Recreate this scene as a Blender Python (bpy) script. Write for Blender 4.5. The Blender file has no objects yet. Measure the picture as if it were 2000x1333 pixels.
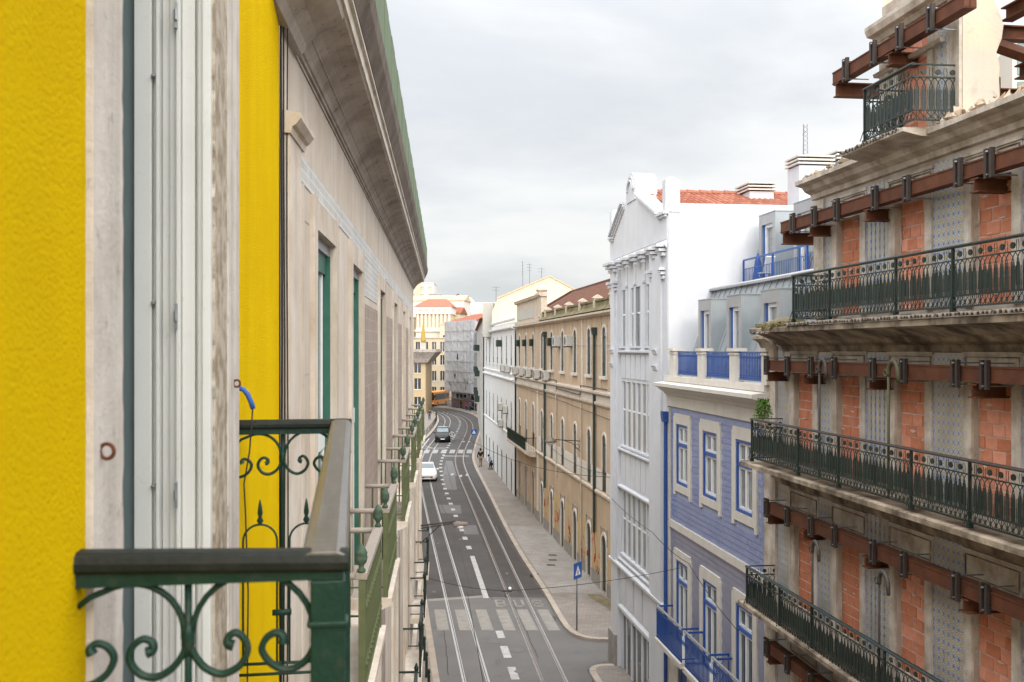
import bpy, bmesh, math, random
from mathutils import Vector, Matrix
RND = random.Random(11)
SC = bpy.context.scene
COL = SC.collection
PI = math.pi

# ------------------------------------------------------------------ camera
cam_data = bpy.data.cameras.new('camera')
cam = bpy.data.objects.new('camera', cam_data)
COL.objects.link(cam)
CAMZ = 11.8
cam.location = (0, 0, CAMZ)
cam.rotation_euler = (PI / 2, 0, 0)
cam_data.lens = 35.0
cam_data.sensor_width = 36.0
cam_data.shift_y = 0.00775
cam_data.clip_start = 0.05
cam_data.clip_end = 3000
cam_data.dof.use_dof = True
cam_data.dof.focus_distance = 26.0
cam_data.dof.aperture_fstop = 7.1
SC.camera = cam

# ------------------------------------------------------------------ sky, sun, exposure
SUN_AZ = math.radians(166)      # direction the light comes from, clockwise from +Y
SUN_EL = math.radians(26)
sun_dir = Vector((math.sin(SUN_AZ) * math.cos(SUN_EL), math.cos(SUN_AZ) * math.cos(SUN_EL), math.sin(SUN_EL)))
world = bpy.data.worlds.new('World')
SC.world = world
world.use_nodes = True
wn, wl = world.node_tree.nodes, world.node_tree.links
wn.clear()


def wnode(t, **k):
    n = wn.new(t)
    for a, b in k.items():
        setattr(n, a, b)
    return n


def wmath(op, a, b=None, c=None):
    n = wn.new('ShaderNodeMath'); n.operation = op
    for i, v in enumerate((a, b, c)):
        if v is None: continue
        if isinstance(v, (int, float)): n.inputs[i].default_value = v
        else: wl.new(v, n.inputs[i])
    return n.outputs[0]


tc = wnode('ShaderNodeTexCoord')
sep = wnode('ShaderNodeSeparateXYZ')
wl.new(tc.outputs['Generated'], sep.inputs[0])
zc = wmath('MAXIMUM', sep.outputs[2], 0.0)
inv = wmath('DIVIDE', 1.0, wmath('ADD', zc, 0.22))
comb = wnode('ShaderNodeCombineXYZ')
wl.new(wmath('MULTIPLY', sep.outputs[0], inv), comb.inputs[0])
wl.new(wmath('MULTIPLY', sep.outputs[1], inv), comb.inputs[1])
n1 = wnode('ShaderNodeTexNoise'); n1.inputs['Scale'].default_value = 0.95
n1.inputs['Detail'].default_value = 7; n1.inputs['Roughness'].default_value = .56; n1.inputs['Distortion'].default_value = .35
mp = wnode('ShaderNodeMapping'); mp.inputs['Scale'].default_value = (0.75, 1.0, 1); mp.inputs['Location'].default_value = (3.15, 1.9, 0)
wl.new(comb.outputs[0], mp.inputs[0]); wl.new(mp.outputs[0], n1.inputs['Vector'])
mr = wnode('ShaderNodeMapRange'); mr.interpolation_type = 'SMOOTHSTEP'
mr.inputs[1].default_value = .36; mr.inputs[2].default_value = .66; wl.new(n1.outputs['Fac'], mr.inputs[0])
cm = wnode('ShaderNodeMix'); cm.data_type = 'RGBA'
cm.inputs['A'].default_value = (.88, .91, .945, 1); cm.inputs['B'].default_value = (1.24, 1.23, 1.21, 1)
wl.new(mr.outputs[0], cm.inputs['Factor'])
# overcast sky: the zenith is about three times as bright as the horizon, and brighter round the veiled sun
lum = wmath('MULTIPLY', wmath('ADD', wmath('ADD', wmath('MULTIPLY', zc, .1), 1.32), wmath('MULTIPLY', wmath('MULTIPLY', zc, zc), 3.8)), .485)
dt = wnode('ShaderNodeVectorMath', operation='DOT_PRODUCT'); dt.inputs[1].default_value = sun_dir
wl.new(tc.outputs['Generated'], dt.inputs[0])
glow = wmath('POWER', wmath('MAXIMUM', wmath('ADD', wmath('MULTIPLY', dt.outputs['Value'], .5), .5), 0), 3.0)
lum2 = wmath('MULTIPLY', lum, wmath('ADD', wmath('MULTIPLY', glow, 2.2), .93))
cs = wnode('ShaderNodeVectorMath', operation='SCALE')
wl.new(cm.outputs['Result'], cs.inputs[0]); wl.new(wmath('MULTIPLY', lum2, 10.0), cs.inputs['Scale'])
sky = wnode('ShaderNodeTexSky', sky_type='NISHITA', sun_disc=False)
sky.sun_elevation = SUN_EL; sky.sun_rotation = SUN_AZ
sm = wnode('ShaderNodeMix'); sm.data_type = 'RGBA'; sm.inputs['Factor'].default_value = .9
wl.new(sky.outputs[0], sm.inputs['A']); wl.new(cs.outputs[0], sm.inputs['B'])
bg = wnode('ShaderNodeBackground'); bg.inputs[1].default_value = .1
wl.new(sm.outputs['Result'], bg.inputs[0])
wo = wnode('ShaderNodeOutputWorld'); wl.new(bg.outputs[0], wo.inputs[0])

sl = bpy.data.lights.new('sun', 'SUN')
sl.energy = 1.0; sl.angle = math.radians(14); sl.color = (1.0, .88, .72)
so = bpy.data.objects.new('sun', sl); COL.objects.link(so)
so.rotation_euler = (-sun_dir).to_track_quat('-Z', 'Y').to_euler()
so.location = (0, -30, 60)

SC.view_settings.view_transform = 'Standard'
SC.view_settings.look = 'None'
SC.view_settings.exposure = 0.36
SC.view_settings.gamma = 1
SC.view_settings.use_curve_mapping = False


# ------------------------------------------------------------------ mesh helpers
class MB:
    def __init__(s):
        s.v = []; s.f = []; s.uv = None

    def poly(s, pts):
        i = len(s.v); s.v += [tuple(p) for p in pts]; s.f.append(tuple(range(i, i + len(pts)))); return s

    def box(s, x0, x1, y0, y1, z0, z1):
        x0, x1 = min(x0, x1), max(x0, x1); y0, y1 = min(y0, y1), max(y0, y1); z0, z1 = min(z0, z1), max(z0, z1)
        i = len(s.v)
        s.v += [(x0, y0, z0), (x1, y0, z0), (x1, y1, z0), (x0, y1, z0), (x0, y0, z1), (x1, y0, z1), (x1, y1, z1), (x0, y1, z1)]
        for q in ((0, 3, 2, 1), (4, 5, 6, 7), (0, 1, 5, 4), (1, 2, 6, 5), (2, 3, 7, 6), (3, 0, 4, 7)):
            s.f.append(tuple(i + k for k in q))
        return s

    def ext(s, a, b):           # join two equal rings, capped
        n = len(a); i = len(s.v); s.v += [tuple(p) for p in a] + [tuple(p) for p in b]
        for k in range(n):
            j = (k + 1) % n; s.f.append((i + k, i + j, i + n + j, i + n + k))
        s.f.append(tuple(i + k for k in range(n))[::-1]); s.f.append(tuple(i + n + k for k in range(n)))
        return s

    def prof(s, x0, x1, pts):    # (y,z) outline swept along x
        return s.ext([(x0, y, z) for y, z in pts], [(x1, y, z) for y, z in pts])

    def pxz(s, pts, y0, y1):     # (x,z) outline with thickness in y
        return s.ext([(x, y0, z) for x, z in pts], [(x, y1, z) for x, z in pts])

    def pxy(s, pts, z0, z1):
        return s.ext([(x, y, z0) for x, y in pts], [(x, y, z1) for x, y in pts])

    def tube(s, path, r, n=6, flat=1.0, cap=True):
        path = [Vector(p) for p in path]; m = len(path); rings = []
        rr = r if isinstance(r, (list, tuple)) else [r] * m
        up = None
        for k in range(m):
            d = (path[min(k + 1, m - 1)] - path[max(k - 1, 0)]).normalized()
            if up is None:
                up = Vector((0, 0, 1)) if abs(d.z) < .9 else Vector((0, 1, 0))
            a = d.cross(up)
            if a.length < 1e-5: a = d.cross(Vector((1, 0, 0)))
            a.normalize(); b = a.cross(d).normalized(); up = b
            rings.append([path[k] + (a * math.cos(t) * flat + b * math.sin(t)) * rr[k] for t in [2 * PI * q / n for q in range(n)]])
        i = len(s.v)
        for g in rings: s.v += [tuple(p) for p in g]
        for k in range(m - 1):
            for q in range(n):
                w = (q + 1) % n
                s.f.append((i + k * n + q, i + k * n + w, i + (k + 1) * n + w, i + (k + 1) * n + q))
        if cap:
            s.f.append(tuple(i + q for q in range(n))[::-1]); s.f.append(tuple(i + (m - 1) * n + q for q in range(n)))
        return s

    def lathe(s, x, y, pr, n=10):   # pr: (radius, z)
        i = len(s.v)
        for r, z in pr:
            s.v += [(x + r * math.cos(2 * PI * q / n), y + r * math.sin(2 * PI * q / n), z) for q in range(n)]
        for k in range(len(pr) - 1):
            for q in range(n):
                w = (q + 1) % n
                s.f.append((i + k * n + q, i + k * n + w, i + (k + 1) * n + w, i + (k + 1) * n + q))
        s.f.append(tuple(i + q for q in range(n))[::-1]); s.f.append(tuple(i + (len(pr) - 1) * n + q for q in range(n)))
        return s

    def wall(s, x0, x1, z0, z1, y, holes=(), depth=.2, arch=()):
        """front face at y with rectangular holes (x0,x1,z0,z1) and their reveals going to y-depth;
        arch: set of hole indices whose head is round"""
        hs = [(min(h[0], h[1]), max(h[0], h[1]), h[2], h[3]) for h in holes]
        x0, x1 = min(x0, x1), max(x0, x1)
        xs = sorted({x0, x1} | {q for h in hs for q in h[:2] if x0 < q < x1})
        zs = sorted({z0, z1} | {q for h in hs for q in h[2:] if z0 < q < z1})
        for a, b in zip(xs, xs[1:]):
            for c, d in zip(zs, zs[1:]):
                mx, mz = (a + b) / 2, (c + d) / 2
                if any(h[0] < mx < h[1] and h[2] < mz < h[3] for h in hs): continue
                s.poly([(a, y, c), (b, y, c), (b, y, d), (a, y, d)])
        yb = y - depth
        for k, (a, b, c, d) in enumerate(hs):
            if arch == 'all' or k in arch:
                r = (b - a) / 2; mx = (a + b) / 2; sp = d - r; N = 10
                arc = [(mx - r * math.cos(PI * q / N), sp + r * math.sin(PI * q / N)) for q in range(N + 1)]
                for q in range(N):
                    p, w = arc[q], arc[q + 1]
                    s.poly([(p[0], y, p[1]), (w[0], y, w[1]), (w[0], y, d + 1e-4), (p[0], y, d + 1e-4)])
                    s.poly([(p[0], y, p[1]), (w[0], y, w[1]), (w[0], yb, w[1]), (p[0], yb, p[1])])
                top = sp
            else:
                s.poly([(a, y, d), (b, y, d), (b, yb, d), (a, yb, d)]); top = d
            s.poly([(a, y, c), (a, y, top), (a, yb, top), (a, yb, c)])
            s.poly([(b, y, c), (b, y, top), (b, yb, top), (b, yb, c)])
            s.poly([(a, y, c), (b, y, c), (b, yb, c), (a, yb, c)])
        return s

    def mesh(s, name, fix=True):
        me = bpy.data.meshes.new(name); me.from_pydata(s.v, [], s.f)
        if fix:
            bm = bmesh.new(); bm.from_mesh(me); bmesh.ops.recalc_face_normals(bm, faces=bm.faces); bm.to_mesh(me); bm.free()
        if s.uv:
            ul = me.uv_layers.new(name='UVMap'); ul.data.foreach_set('uv', [c for q in s.uv for c in q])
        return me


def link(name, me, m=None, parent=None, loc=None, smooth=False):
    o = bpy.data.objects.new(name, me); COL.objects.link(o)
    if m and not me.materials: me.materials.append(m)
    if parent: o.parent = parent
    if loc: o.location = loc
    if smooth:
        me.polygons.foreach_set('use_smooth', [True] * len(me.polygons))
    return o


def obj(name, mb, m, parent=None, smooth=False, bevel=0, fix=True, kind=None, label=None):
    o = link(name, mb.mesh(name, fix), m, parent, smooth=smooth)
    if bevel:
        b = o.modifiers.new('bevel', 'BEVEL'); b.width = bevel; b.segments = 2; b.limit_method = 'ANGLE'
    if kind: o['kind'] = kind
    if label: o['label'] = label
    return o


def tag(o, label, cat, group=None):
    o['label'] = label; o['category'] = cat
    if group: o['group'] = group
    return o


def thing(name, label, cat, loc=(0, 0, 0), rz=0, group=None):
    o = bpy.data.objects.new(name, None); COL.objects.link(o)
    o.empty_display_size = .3
    o.location = loc; o.rotation_euler = (0, 0, rz)
    return tag(o, label, cat, group)


def copy_tree(o, parent=None, label=None, group=None):
    c = o.copy(); COL.objects.link(c); c.parent = parent
    if label: c['label'] = label
    if group: c['group'] = group
    for ch in list(o.children): copy_tree(ch, c)
    return c


def right_frame(name, label, a, m, cat='building', at=0):
    """facade on the right of the street; local x runs away from the camera, y points to the street"""
    return thing(name, label, cat, (a, 0, 0), math.atan2(1, m))


def left_frame(name, label, a, m, cat='building'):
    """facade on the left; local x runs towards the camera (x = -u), y points to the street"""
    return thing(name, label, cat, (a, 0, 0), math.atan2(-1, -m))


def to_world(fr, p):
    return fr.matrix_basis @ Vector(p)


# ------------------------------------------------------------------ materials
def mat(name, c, c2=None, sc=2.0, rough=.85, bump=0.0, bsc=60, streak=0.0, dirt=(.09, .075, .06), spots=0.0, spsc=9,
        metal=0.0, spec=.3, rnd=0.0, vcol=None, lo=.35, hi=.68, stretch=None, warp=None, bdist=.01, bro=.6, ssc=3.0):
    m = bpy.data.materials.new(name); m.use_nodes = True
    n, l = m.node_tree.nodes, m.node_tree.links
    b = n['Principled BSDF']
    b.inputs['Roughness'].default_value = rough; b.inputs['Metallic'].default_value = metal
    b.inputs['Specular IOR Level'].default_value = spec
    t = n.new('ShaderNodeTexCoord'); co = t.outputs['Object']

    def noise(scale, det=6, ro=.6, mapping=None):
        k = n.new('ShaderNodeTexNoise'); k.inputs['Scale'].default_value = scale
        k.inputs['Detail'].default_value = det; k.inputs['Roughness'].default_value = ro
        src = co
        if mapping:
            q = n.new('ShaderNodeMapping'); q.inputs['Scale'].default_value = mapping; l.new(co, q.inputs[0]); src = q.outputs[0]
        l.new(src, k.inputs['Vector']); return k.outputs['Fac']

    def rng(v, a, d, o0=0.0, o1=1.0):
        k = n.new('ShaderNodeMapRange'); k.inputs[1].default_value = a; k.inputs[2].default_value = d
        k.inputs[3].default_value = o0; k.inputs[4].default_value = o1; l.new(v, k.inputs[0]); return k.outputs[0]

    def mix(f, a, d, blend='MIX'):
        k = n.new('ShaderNodeMix'); k.data_type = 'RGBA'; k.blend_type = blend
        for key, v in (('Factor', f), ('A', a), ('B', d)):
            if isinstance(v, tuple): k.inputs[key].default_value = v + (1,) if len(v) == 3 else v
            elif isinstance(v, (int, float)): k.inputs[key].default_value = v
            else: l.new(v, k.inputs[key])
        return k.outputs['Result']
    cur = tuple(c) + (1,)
    if vcol:
        a = n.new('ShaderNodeAttribute'); a.attribute_name = vcol; cur = a.outputs['Color']
    if c2:
        cur = mix(rng(noise(sc, mapping=stretch), lo, hi), cur, tuple(c2) + (1,))
    if spots: cur = mix(rng(noise(spsc, 9, .74), .57, .70, 0, spots), cur, tuple(dirt) + (1,))
    if streak:
        cur = mix(rng(noise(1.0, 8, .68, (ssc, ssc, .3)), .46, .78, 0, streak), cur, tuple(dirt) + (1,))
    if rnd:
        oi = n.new('ShaderNodeObjectInfo'); h = n.new('ShaderNodeHueSaturation')
        l.new(rng(oi.outputs['Random'], 0, 1, 1 - rnd, 1 + rnd), h.inputs['Value'])
        l.new(rng(oi.outputs['Random'], 0, 1, 1 + rnd * .4, 1 - rnd * .4), h.inputs['Saturation'])
        if isinstance(cur, tuple): h.inputs['Color'].default_value = cur
        else: l.new(cur, h.inputs['Color'])
        cur = h.outputs[0]
    if isinstance(cur, tuple): b.inputs['Base Color'].default_value = cur
    else: l.new(cur, b.inputs['Base Color'])
    if bump:
        k = n.new('ShaderNodeBump'); k.inputs['Strength'].default_value = bump; k.inputs['Distance'].default_value = bdist
        l.new(noise(bsc, 8, bro), k.inputs['Height']); l.new(k.outputs[0], b.inputs['Normal'])
    return m


K = {}
K['yellow'] = mat('yellow stucco', (.82, .53, .002), (.88, .60, .003), 1.1, 1.0, .9, 110, spots=.25, spsc=6, dirt=(.66, .40, .004), bdist=.022, bro=.66, streak=.35, spec=.03)
K['limestone'] = mat('pale limestone', (.60, .55, .505), (.48, .43, .385), 7, .9, .7, 60, streak=.55, dirt=(.17, .14, .115), spots=.7, spsc=13, ssc=14, bro=.75, lo=.42, hi=.72)
K['limedark'] = mat('stained limestone', (.50, .44, .36), (.30, .24, .17), 14, .9, .9, 60, streak=.25, dirt=(.07, .055, .04), spots=.9, spsc=34, lo=.42, hi=.6, bro=.75)
K['white_paint'] = mat('white window paint', (.60, .60, .57), (.56, .56, .53), 3, .4, .05, 30, spots=.15, spsc=30)
K['teal'] = mat('grey teal paint', (.15, .19, .19), (.125, .16, .16), 4, .5)
K['iron_green'] = mat('dark green iron', (.006, .028, .019), (.012, .038, .027), 12, .38, .25, 60, spots=.45, spsc=16, dirt=(.06, .055, .04), spec=.2)
K['iron_black'] = mat('black green iron', (.006, .014, .011), (.014, .028, .022), 14, .5, .2, 80, spec=.45, spots=.5, spsc=26, dirt=(.06, .04, .026), rnd=.3)
K['railwood'] = mat('worn handrail', (.006, .009, .007), (.02, .022, .018), 14, .5, .3, 40, spec=.2, lo=.5, hi=.8, stretch=(6, 1, 1))
K['railtop'] = mat('worn grey handrail', (.072, .066, .058), (.105, .098, .09), 6, .3, .1, 40, spec=.5, lo=.4, hi=.7, stretch=(1, 8, 8))
K['rust'] = mat('rusty iron', (.16, .05, .018), (.06, .022, .012), 20, .9, .6, 70)
K['cable'] = mat('black cable', (.012, .012, .012), None, rough=.6)
K['blue_hose'] = mat('blue hose', (.02, .07, .28), (.03, .09, .33), 8, .5)
K['stone_wall'] = mat('warm render', (.57, .515, .455), (.47, .40, .325), 1.3, .9, .35, 30, streak=.7, dirt=(.30, .215, .15), spots=.4, spsc=6)
K['stone_trim'] = mat('cream stone trim', (.585, .53, .47), (.45, .38, .305), 2.2, .85, .35, 30, streak=.65, dirt=(.29, .21, .145), spots=.45, spsc=9)
K['gutter_dark'] = mat('blackened gutter', (.17, .14, .115), (.08, .063, .05), 3, .9, .4, 25, spots=.6, spsc=6, dirt=(.28, .23, .19), streak=.3)
K['cornice'] = mat('weathered shaded cornice', (.42, .37, .33), (.26, .22, .19), 2.2, .9, .4, 25, spots=.9, spsc=6, dirt=(.06, .045, .038), streak=.3, lo=.42, hi=.7)  # spots are stains; the base colour is also darkened for the soffit's shade
K['cornice_edge'] = mat('cornice edge', (.64, .59, .53), (.46, .40, .33), 4, .9, .5, 20, spots=.6, dirt=(.10, .08, .06))
K['green_sheet'] = mat('green sheet metal', (.105, .15, .075), (.135, .18, .10), 3, .6, .25, 30, streak=.4, dirt=(.05, .07, .04), spots=.5, spsc=12)
K['green_door'] = mat('green door paint', (.022, .10, .075), (.035, .13, .10), 6, .45, .1, 40, streak=.25, dirt=(.06, .10, .085))
K['green_bal'] = mat('faded green balcony', (.07, .085, .037), (.10, .115, .055), 5, .65, .3, 50, spots=.55, spsc=24, dirt=(.045, .05, .03))
K['urn_green'] = mat('urn green', (.035, .07, .045), (.07, .105, .07), 25, .7, .3, 60)
K['greywood'] = mat('grey weathered wood', (.34, .30, .26), (.22, .19, .165), 18, .9, .7, 60, stretch=(1, 12, 12))
K['glass'] = mat('window glass', (.03, .036, .042), (.055, .06, .065), 1.2, .06, spec=.9)
K['glass_pale'] = mat('curtained glass', (.16, .17, .165), (.26, .265, .25), 2.5, .08, spec=.8)
K['glass_dark'] = mat('dark glass', (.012, .014, .017), None, rough=.08, spec=.8)
K['white_wall'] = mat('white painted render', (.52, .53, .56), (.57, .577, .597), 1.2, .8, .25, 30, streak=.4, dirt=(.42, .425, .435), spots=.3, spsc=3, ssc=1.8)
K['white_shade'] = mat('blinds behind glass', (.25, .265, .265), (.19, .20, .20), 1.5, .2, spec=.6)
K['white_soft'] = mat('white house render', (.57, .57, .56), (.62, .62, .61), .8, .85, .15, 20, streak=.25, dirt=(.45, .43, .40))
K['ochre'] = mat('ochre render', (.475, .365, .255), (.39, .29, .195), .6, .9, .2, 20, streak=.65, dirt=(.25, .18, .125), spots=.35, spsc=2)
K['ochre_trim'] = mat('beige trim', (.50, .43, .35), (.40, .33, .26), 2, .9, .2, 25, streak=.5, dirt=(.22, .17, .13))
K['ochre_base'] = mat('painted base', (.50, .34, .14), (.43, .33, .23), 1.1, .9, .2, 20, spots=.6, spsc=2.2, dirt=(.36, .27, .2), streak=.4)
K['moss'] = mat('mossy parapet', (.20, .16, .10), (.085, .075, .03), 1.6, .95, .8, 14, spots=.6, spsc=5, dirt=(.05, .05, .015))
K['arch_white'] = mat('arch trim', (.60, .565, .51), (.48, .44, .38), 6, .85, .2, 30)
K['dkgreen'] = mat('dark green paint', (.022, .035, .03), (.035, .05, .042), 6, .6)
K['door_dark'] = mat('dark door', (.022, .03, .03), (.045, .05, .045), 4, .6, .2, 20)
K['roof_red'] = mat('old red tiles', (.085, .042, .03), (.125, .06, .042), 3, .9, .4, 20, spots=.4, dirt=(.08, .035, .03), rnd=.12)
K['roof_orange'] = mat('orange tiles', (.27, .088, .048), (.21, .07, .04), 2.5, .8, .3, 20, spots=.2, dirt=(.25, .08, .05), rnd=.18)
K['steel'] = mat('galvanised steel', (.32, .33, .34), (.24, .25, .26), 6, .45, metal=.6)
K['ac'] = mat('air conditioner casing', (.52, .50, .46), (.42, .40, .36), 5, .6, streak=.5, dirt=(.25, .19, .14))
K['ac_dark'] = mat('fan grille', (.10, .10, .10), None, rough=.6)
K['zinc'] = mat('zinc sheet', (.27, .30, .315), (.33, .355, .37), 1.1, .42, .08, 8, metal=.35, spec=.5, streak=.2, dirt=(.20, .22, .235))
K['zinc_edge'] = mat('zinc edging', (.36, .355, .36), (.30, .30, .31), 2, .5, metal=.25)
K['blue_paint'] = mat('royal blue paint', (.012, .065, .27), (.018, .085, .33), 6, .4, .1, 40, spec=.5)
K['blue_iron'] = mat('blue iron', (.012, .05, .22), (.02, .08, .29), 9, .4, spec=.5)
K['sash_white'] = mat('white sash', (.70, .71, .72), (.64, .65, .66), 4, .45)
K['blue_trim'] = mat('cream limestone trim', (.60, .565, .51), (.54, .50, .44), 3, .85, .15, 30, streak=.25, dirt=(.40, .35, .29))
K['blue_tile'] = mat('blue glazed tile', (.19, .24, .44), (.22, .27, .46), 1.1, .26, .2, 18, spec=.5, vcol='tint', spots=.22, spsc=3, dirt=(.30, .33, .50))
K['violet_tile'] = mat('grey violet glazed tile', (.20, .21, .31), (.24, .245, .345), 1.4, .3, .12, 18, spec=.5, vcol='tint', spots=.25, spsc=3, dirt=(.32, .32, .40))
K['grout'] = mat('tile grout', (.34, .37, .52), (.29, .32, .46), 5, .9)
K['ruin_stone'] = mat('ruin limestone', (.60, .54, .47), (.33, .27, .21), 2.6, .9, .5, 25, streak=.7, dirt=(.17, .13, .095), spots=.55, spsc=7)
K['ruin_mould'] = mat('ruin blackened moulding', (.38, .31, .23), (.10, .075, .053), 2.0, .95, .7, 18, streak=.6, dirt=(.055, .04, .03), spots=.85, spsc=5, lo=.38, hi=.62)
K['ruin_plaster'] = mat('ruin plaster', (.52, .46, .40), (.34, .285, .235), 1.8, .95, .5, 22, spots=.75, spsc=6, dirt=(.22, .17, .13), streak=.5)
K['cream_plaster'] = mat('flaking cream plaster', (.60, .50, .37), (.50, .46, .41), 1.2, .95, .8, 12, spots=.8, spsc=3.5, dirt=(.36, .32, .27), streak=.3)
K['mortar'] = mat('brick mortar', (.62, .54, .48), (.48, .38, .33), 7, .95, .8, 40)
K['brick'] = mat('hollow clay brick', (.63, .26, .16), (.53, .20, .12), 3, .85, .5, 12, rnd=.22, spots=.6, spsc=4, dirt=(.56, .42, .35))
K['corten'] = mat('rusted shoring steel', (.125, .045, .022), (.07, .026, .015), 4, .8, .35, 35, spots=.5, spsc=8, dirt=(.21, .075, .028), streak=.4)
K['bracket'] = mat('dark bracket steel', (.035, .028, .026), (.06, .04, .032), 8, .6, .2, 40)
K['rooftile_grey'] = mat('grey lichened tiles', (.25, .215, .18), (.15, .12, .09), 6, .95, .6, 30, spots=.6, dirt=(.35, .30, .26))
K['rubble'] = mat('broken masonry', (.44, .38, .31), (.24, .15, .08), 4, .95, .9, 20, spots=.6, dirt=(.14, .10, .06))
K['leaf'] = mat('leaf', (.07, .17, .02), (.11, .23, .03), 8, .6, rnd=.25)
K['stem'] = mat('stem', (.10, .075, .045), None, rough=.9)
K['asphalt'] = mat('asphalt', (.064, .060, .058), (.084, .078, .075), .5, .9, .45, 90, spots=.6, spsc=.8, dirt=(.055, .051, .05), streak=0)
K['asphalt_old'] = mat('lighter worn asphalt', (.122, .116, .113), (.145, .137, .131), .6, .9, .45, 90, spots=.45, spsc=1.3, dirt=(.09, .083, .079))
K['asphalt_patch'] = mat('asphalt patch', (.15, .145, .145), (.12, .115, .115), 1.5, .9, .4, 80)
K['asphalt_brown'] = mat('dark worn asphalt', (.056, .048, .045), (.072, .062, .056), .9, .9, .45, 80, spots=.5, spsc=1.4, dirt=(.042, .036, .034))
K['cobble'] = mat('pavement stone', (.235, .208, .185), (.185, .158, .135), .45, .92, .5, 45, spots=.5, spsc=1.5, dirt=(.14, .115, .092), rnd=.0)
K['paving'] = mat('pale setts', (.285, .262, .242), (.225, .203, .183), .5, .92, .5, 45, spots=.5, spsc=1.2, dirt=(.17, .148, .128), rnd=.0)
K['kerb'] = mat('kerb stone', (.38, .325, .27), (.29, .245, .205), 1.4, .9, .4, 30, rnd=.1)
K['road_white'] = mat('worn road paint', (.44, .43, .415), (.30, .29, .28), 3, .85, .3, 60, spots=.5, spsc=10, dirt=(.16, .155, .15))
K['road_mid'] = mat('half worn road paint', (.34, .33, .32), (.22, .215, .21), 3, .85, .3, 60, spots=.7, spsc=6, dirt=(.15, .145, .14))
K['road_faint'] = mat('faded crossing paint', (.27, .25, .225), (.20, .187, .17), 3, .9, .3, 60, spots=.5, spsc=8, dirt=(.17, .16, .155))
K['rail_steel'] = mat('polished rail', (.50, .49, .48), (.40, .39, .38), 3, .35, metal=.55, spec=.6)
K['rail_dull'] = mat('dull rail', (.30, .27, .25), (.20, .175, .16), 3, .5, metal=.4)
K['sign_blue'] = mat('sign blue', (.015, .085, .33), None, rough=.4)
K['sign_white'] = mat('sign white', (.75, .75, .75), None, rough=.4)
K['pole_grey'] = mat('grey pole', (.20, .205, .21), (.15, .155, .16), 6, .5, metal=.4)
K['lamp_shell'] = mat('lamp housing', (.17, .13, .105), (.12, .095, .08), 6, .5, metal=.3)
K['lamp_glass'] = mat('lamp bowl', (.62, .63, .62), None, rough=.2, spec=.6)
K['suv'] = mat('black car paint', (.006, .006, .007), None, rough=.3, spec=.35)
K['car_white'] = mat('white car paint', (.62, .61, .60), None, rough=.22, spec=.6)
K['car_beige'] = mat('beige car panel', (.36, .27, .17), None, rough=.35, spec=.5)
K['chrome'] = mat('chrome trim', (.55, .56, .57), None, rough=.2, metal=.9)
K['tyre'] = mat('tyre rubber', (.012, .012, .012), None, rough=.85)
K['screen'] = mat('windscreen', (.05, .085, .10), (.10, .15, .17), 1.5, .05, spec=.9)
K['headlight'] = mat('headlight lens', (.6, .62, .63), None, rough=.12, spec=.8)
K['bus_yellow'] = mat('bus orange yellow', (.62, .24, .02), (.58, .20, .02), 1, .4, spec=.5)
K['bus_red'] = mat('bus red band', (.45, .05, .02), None, rough=.4)
K['net'] = mat('scaffold netting', (.33, .33, .345), (.40, .40, .415), .5, .9, .7, 3, streak=.2, dirt=(.27, .27, .29))
K['tube'] = mat('scaffold tube', (.30, .30, .30), None, rough=.5, metal=.5)
K['hoard'] = mat('dark hoarding', (.06, .045, .05), (.12, .09, .09), 2, .8)
K['skin'] = mat('skin', (.38, .21, .14), None, rough=.6)
K['hair'] = mat('hair', (.015, .011, .009), None, rough=.7)
K['far_cream'] = mat('far cream render', (.50, .41, .285), (.55, .47, .35), .15, .9, streak=.2, dirt=(.52, .42, .29))
K['far_white'] = mat('far pale render', (.56, .52, .455), (.60, .565, .51), .15, .9)
K['far_grey'] = mat('far grey render', (.36, .35, .32), (.42, .40, .36), .2, .9)
K['far_gable'] = mat('sunlit cream gable', (.58, .49, .345), (.53, .465, .36), .25, .9, .2, 6, streak=.3, dirt=(.52, .40, .25), spots=.4, spsc=.9)
K['far_tan'] = mat('far tan render', (.45, .34, .20), (.50, .39, .25), .3, .9)
K['parasol'] = mat('yellow cloth', (.36, .25, .06), None, rough=.9)
K['ruin_glass'] = mat('teal curtain glass', (.10, .17, .165), (.16, .24, .23), .6, .08, spec=.8)
K['interior'] = mat('dim interior', (.05, .045, .04), None, rough=1)
K['ground'] = mat('ground', (.14, .13, .12), (.11, .10, .09), .1, .95)
K['graffiti'] = mat('red spray paint', (.40, .06, .03), None, rough=.8)
K['graffiti2'] = mat('dark spray paint', (.06, .04, .05), None, rough=.8)
K['plinth'] = mat('grey stone plinth', (.30, .28, .26), (.22, .20, .18), 3, .9, .3, 30, spots=.4, dirt=(.15, .13, .11))


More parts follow.
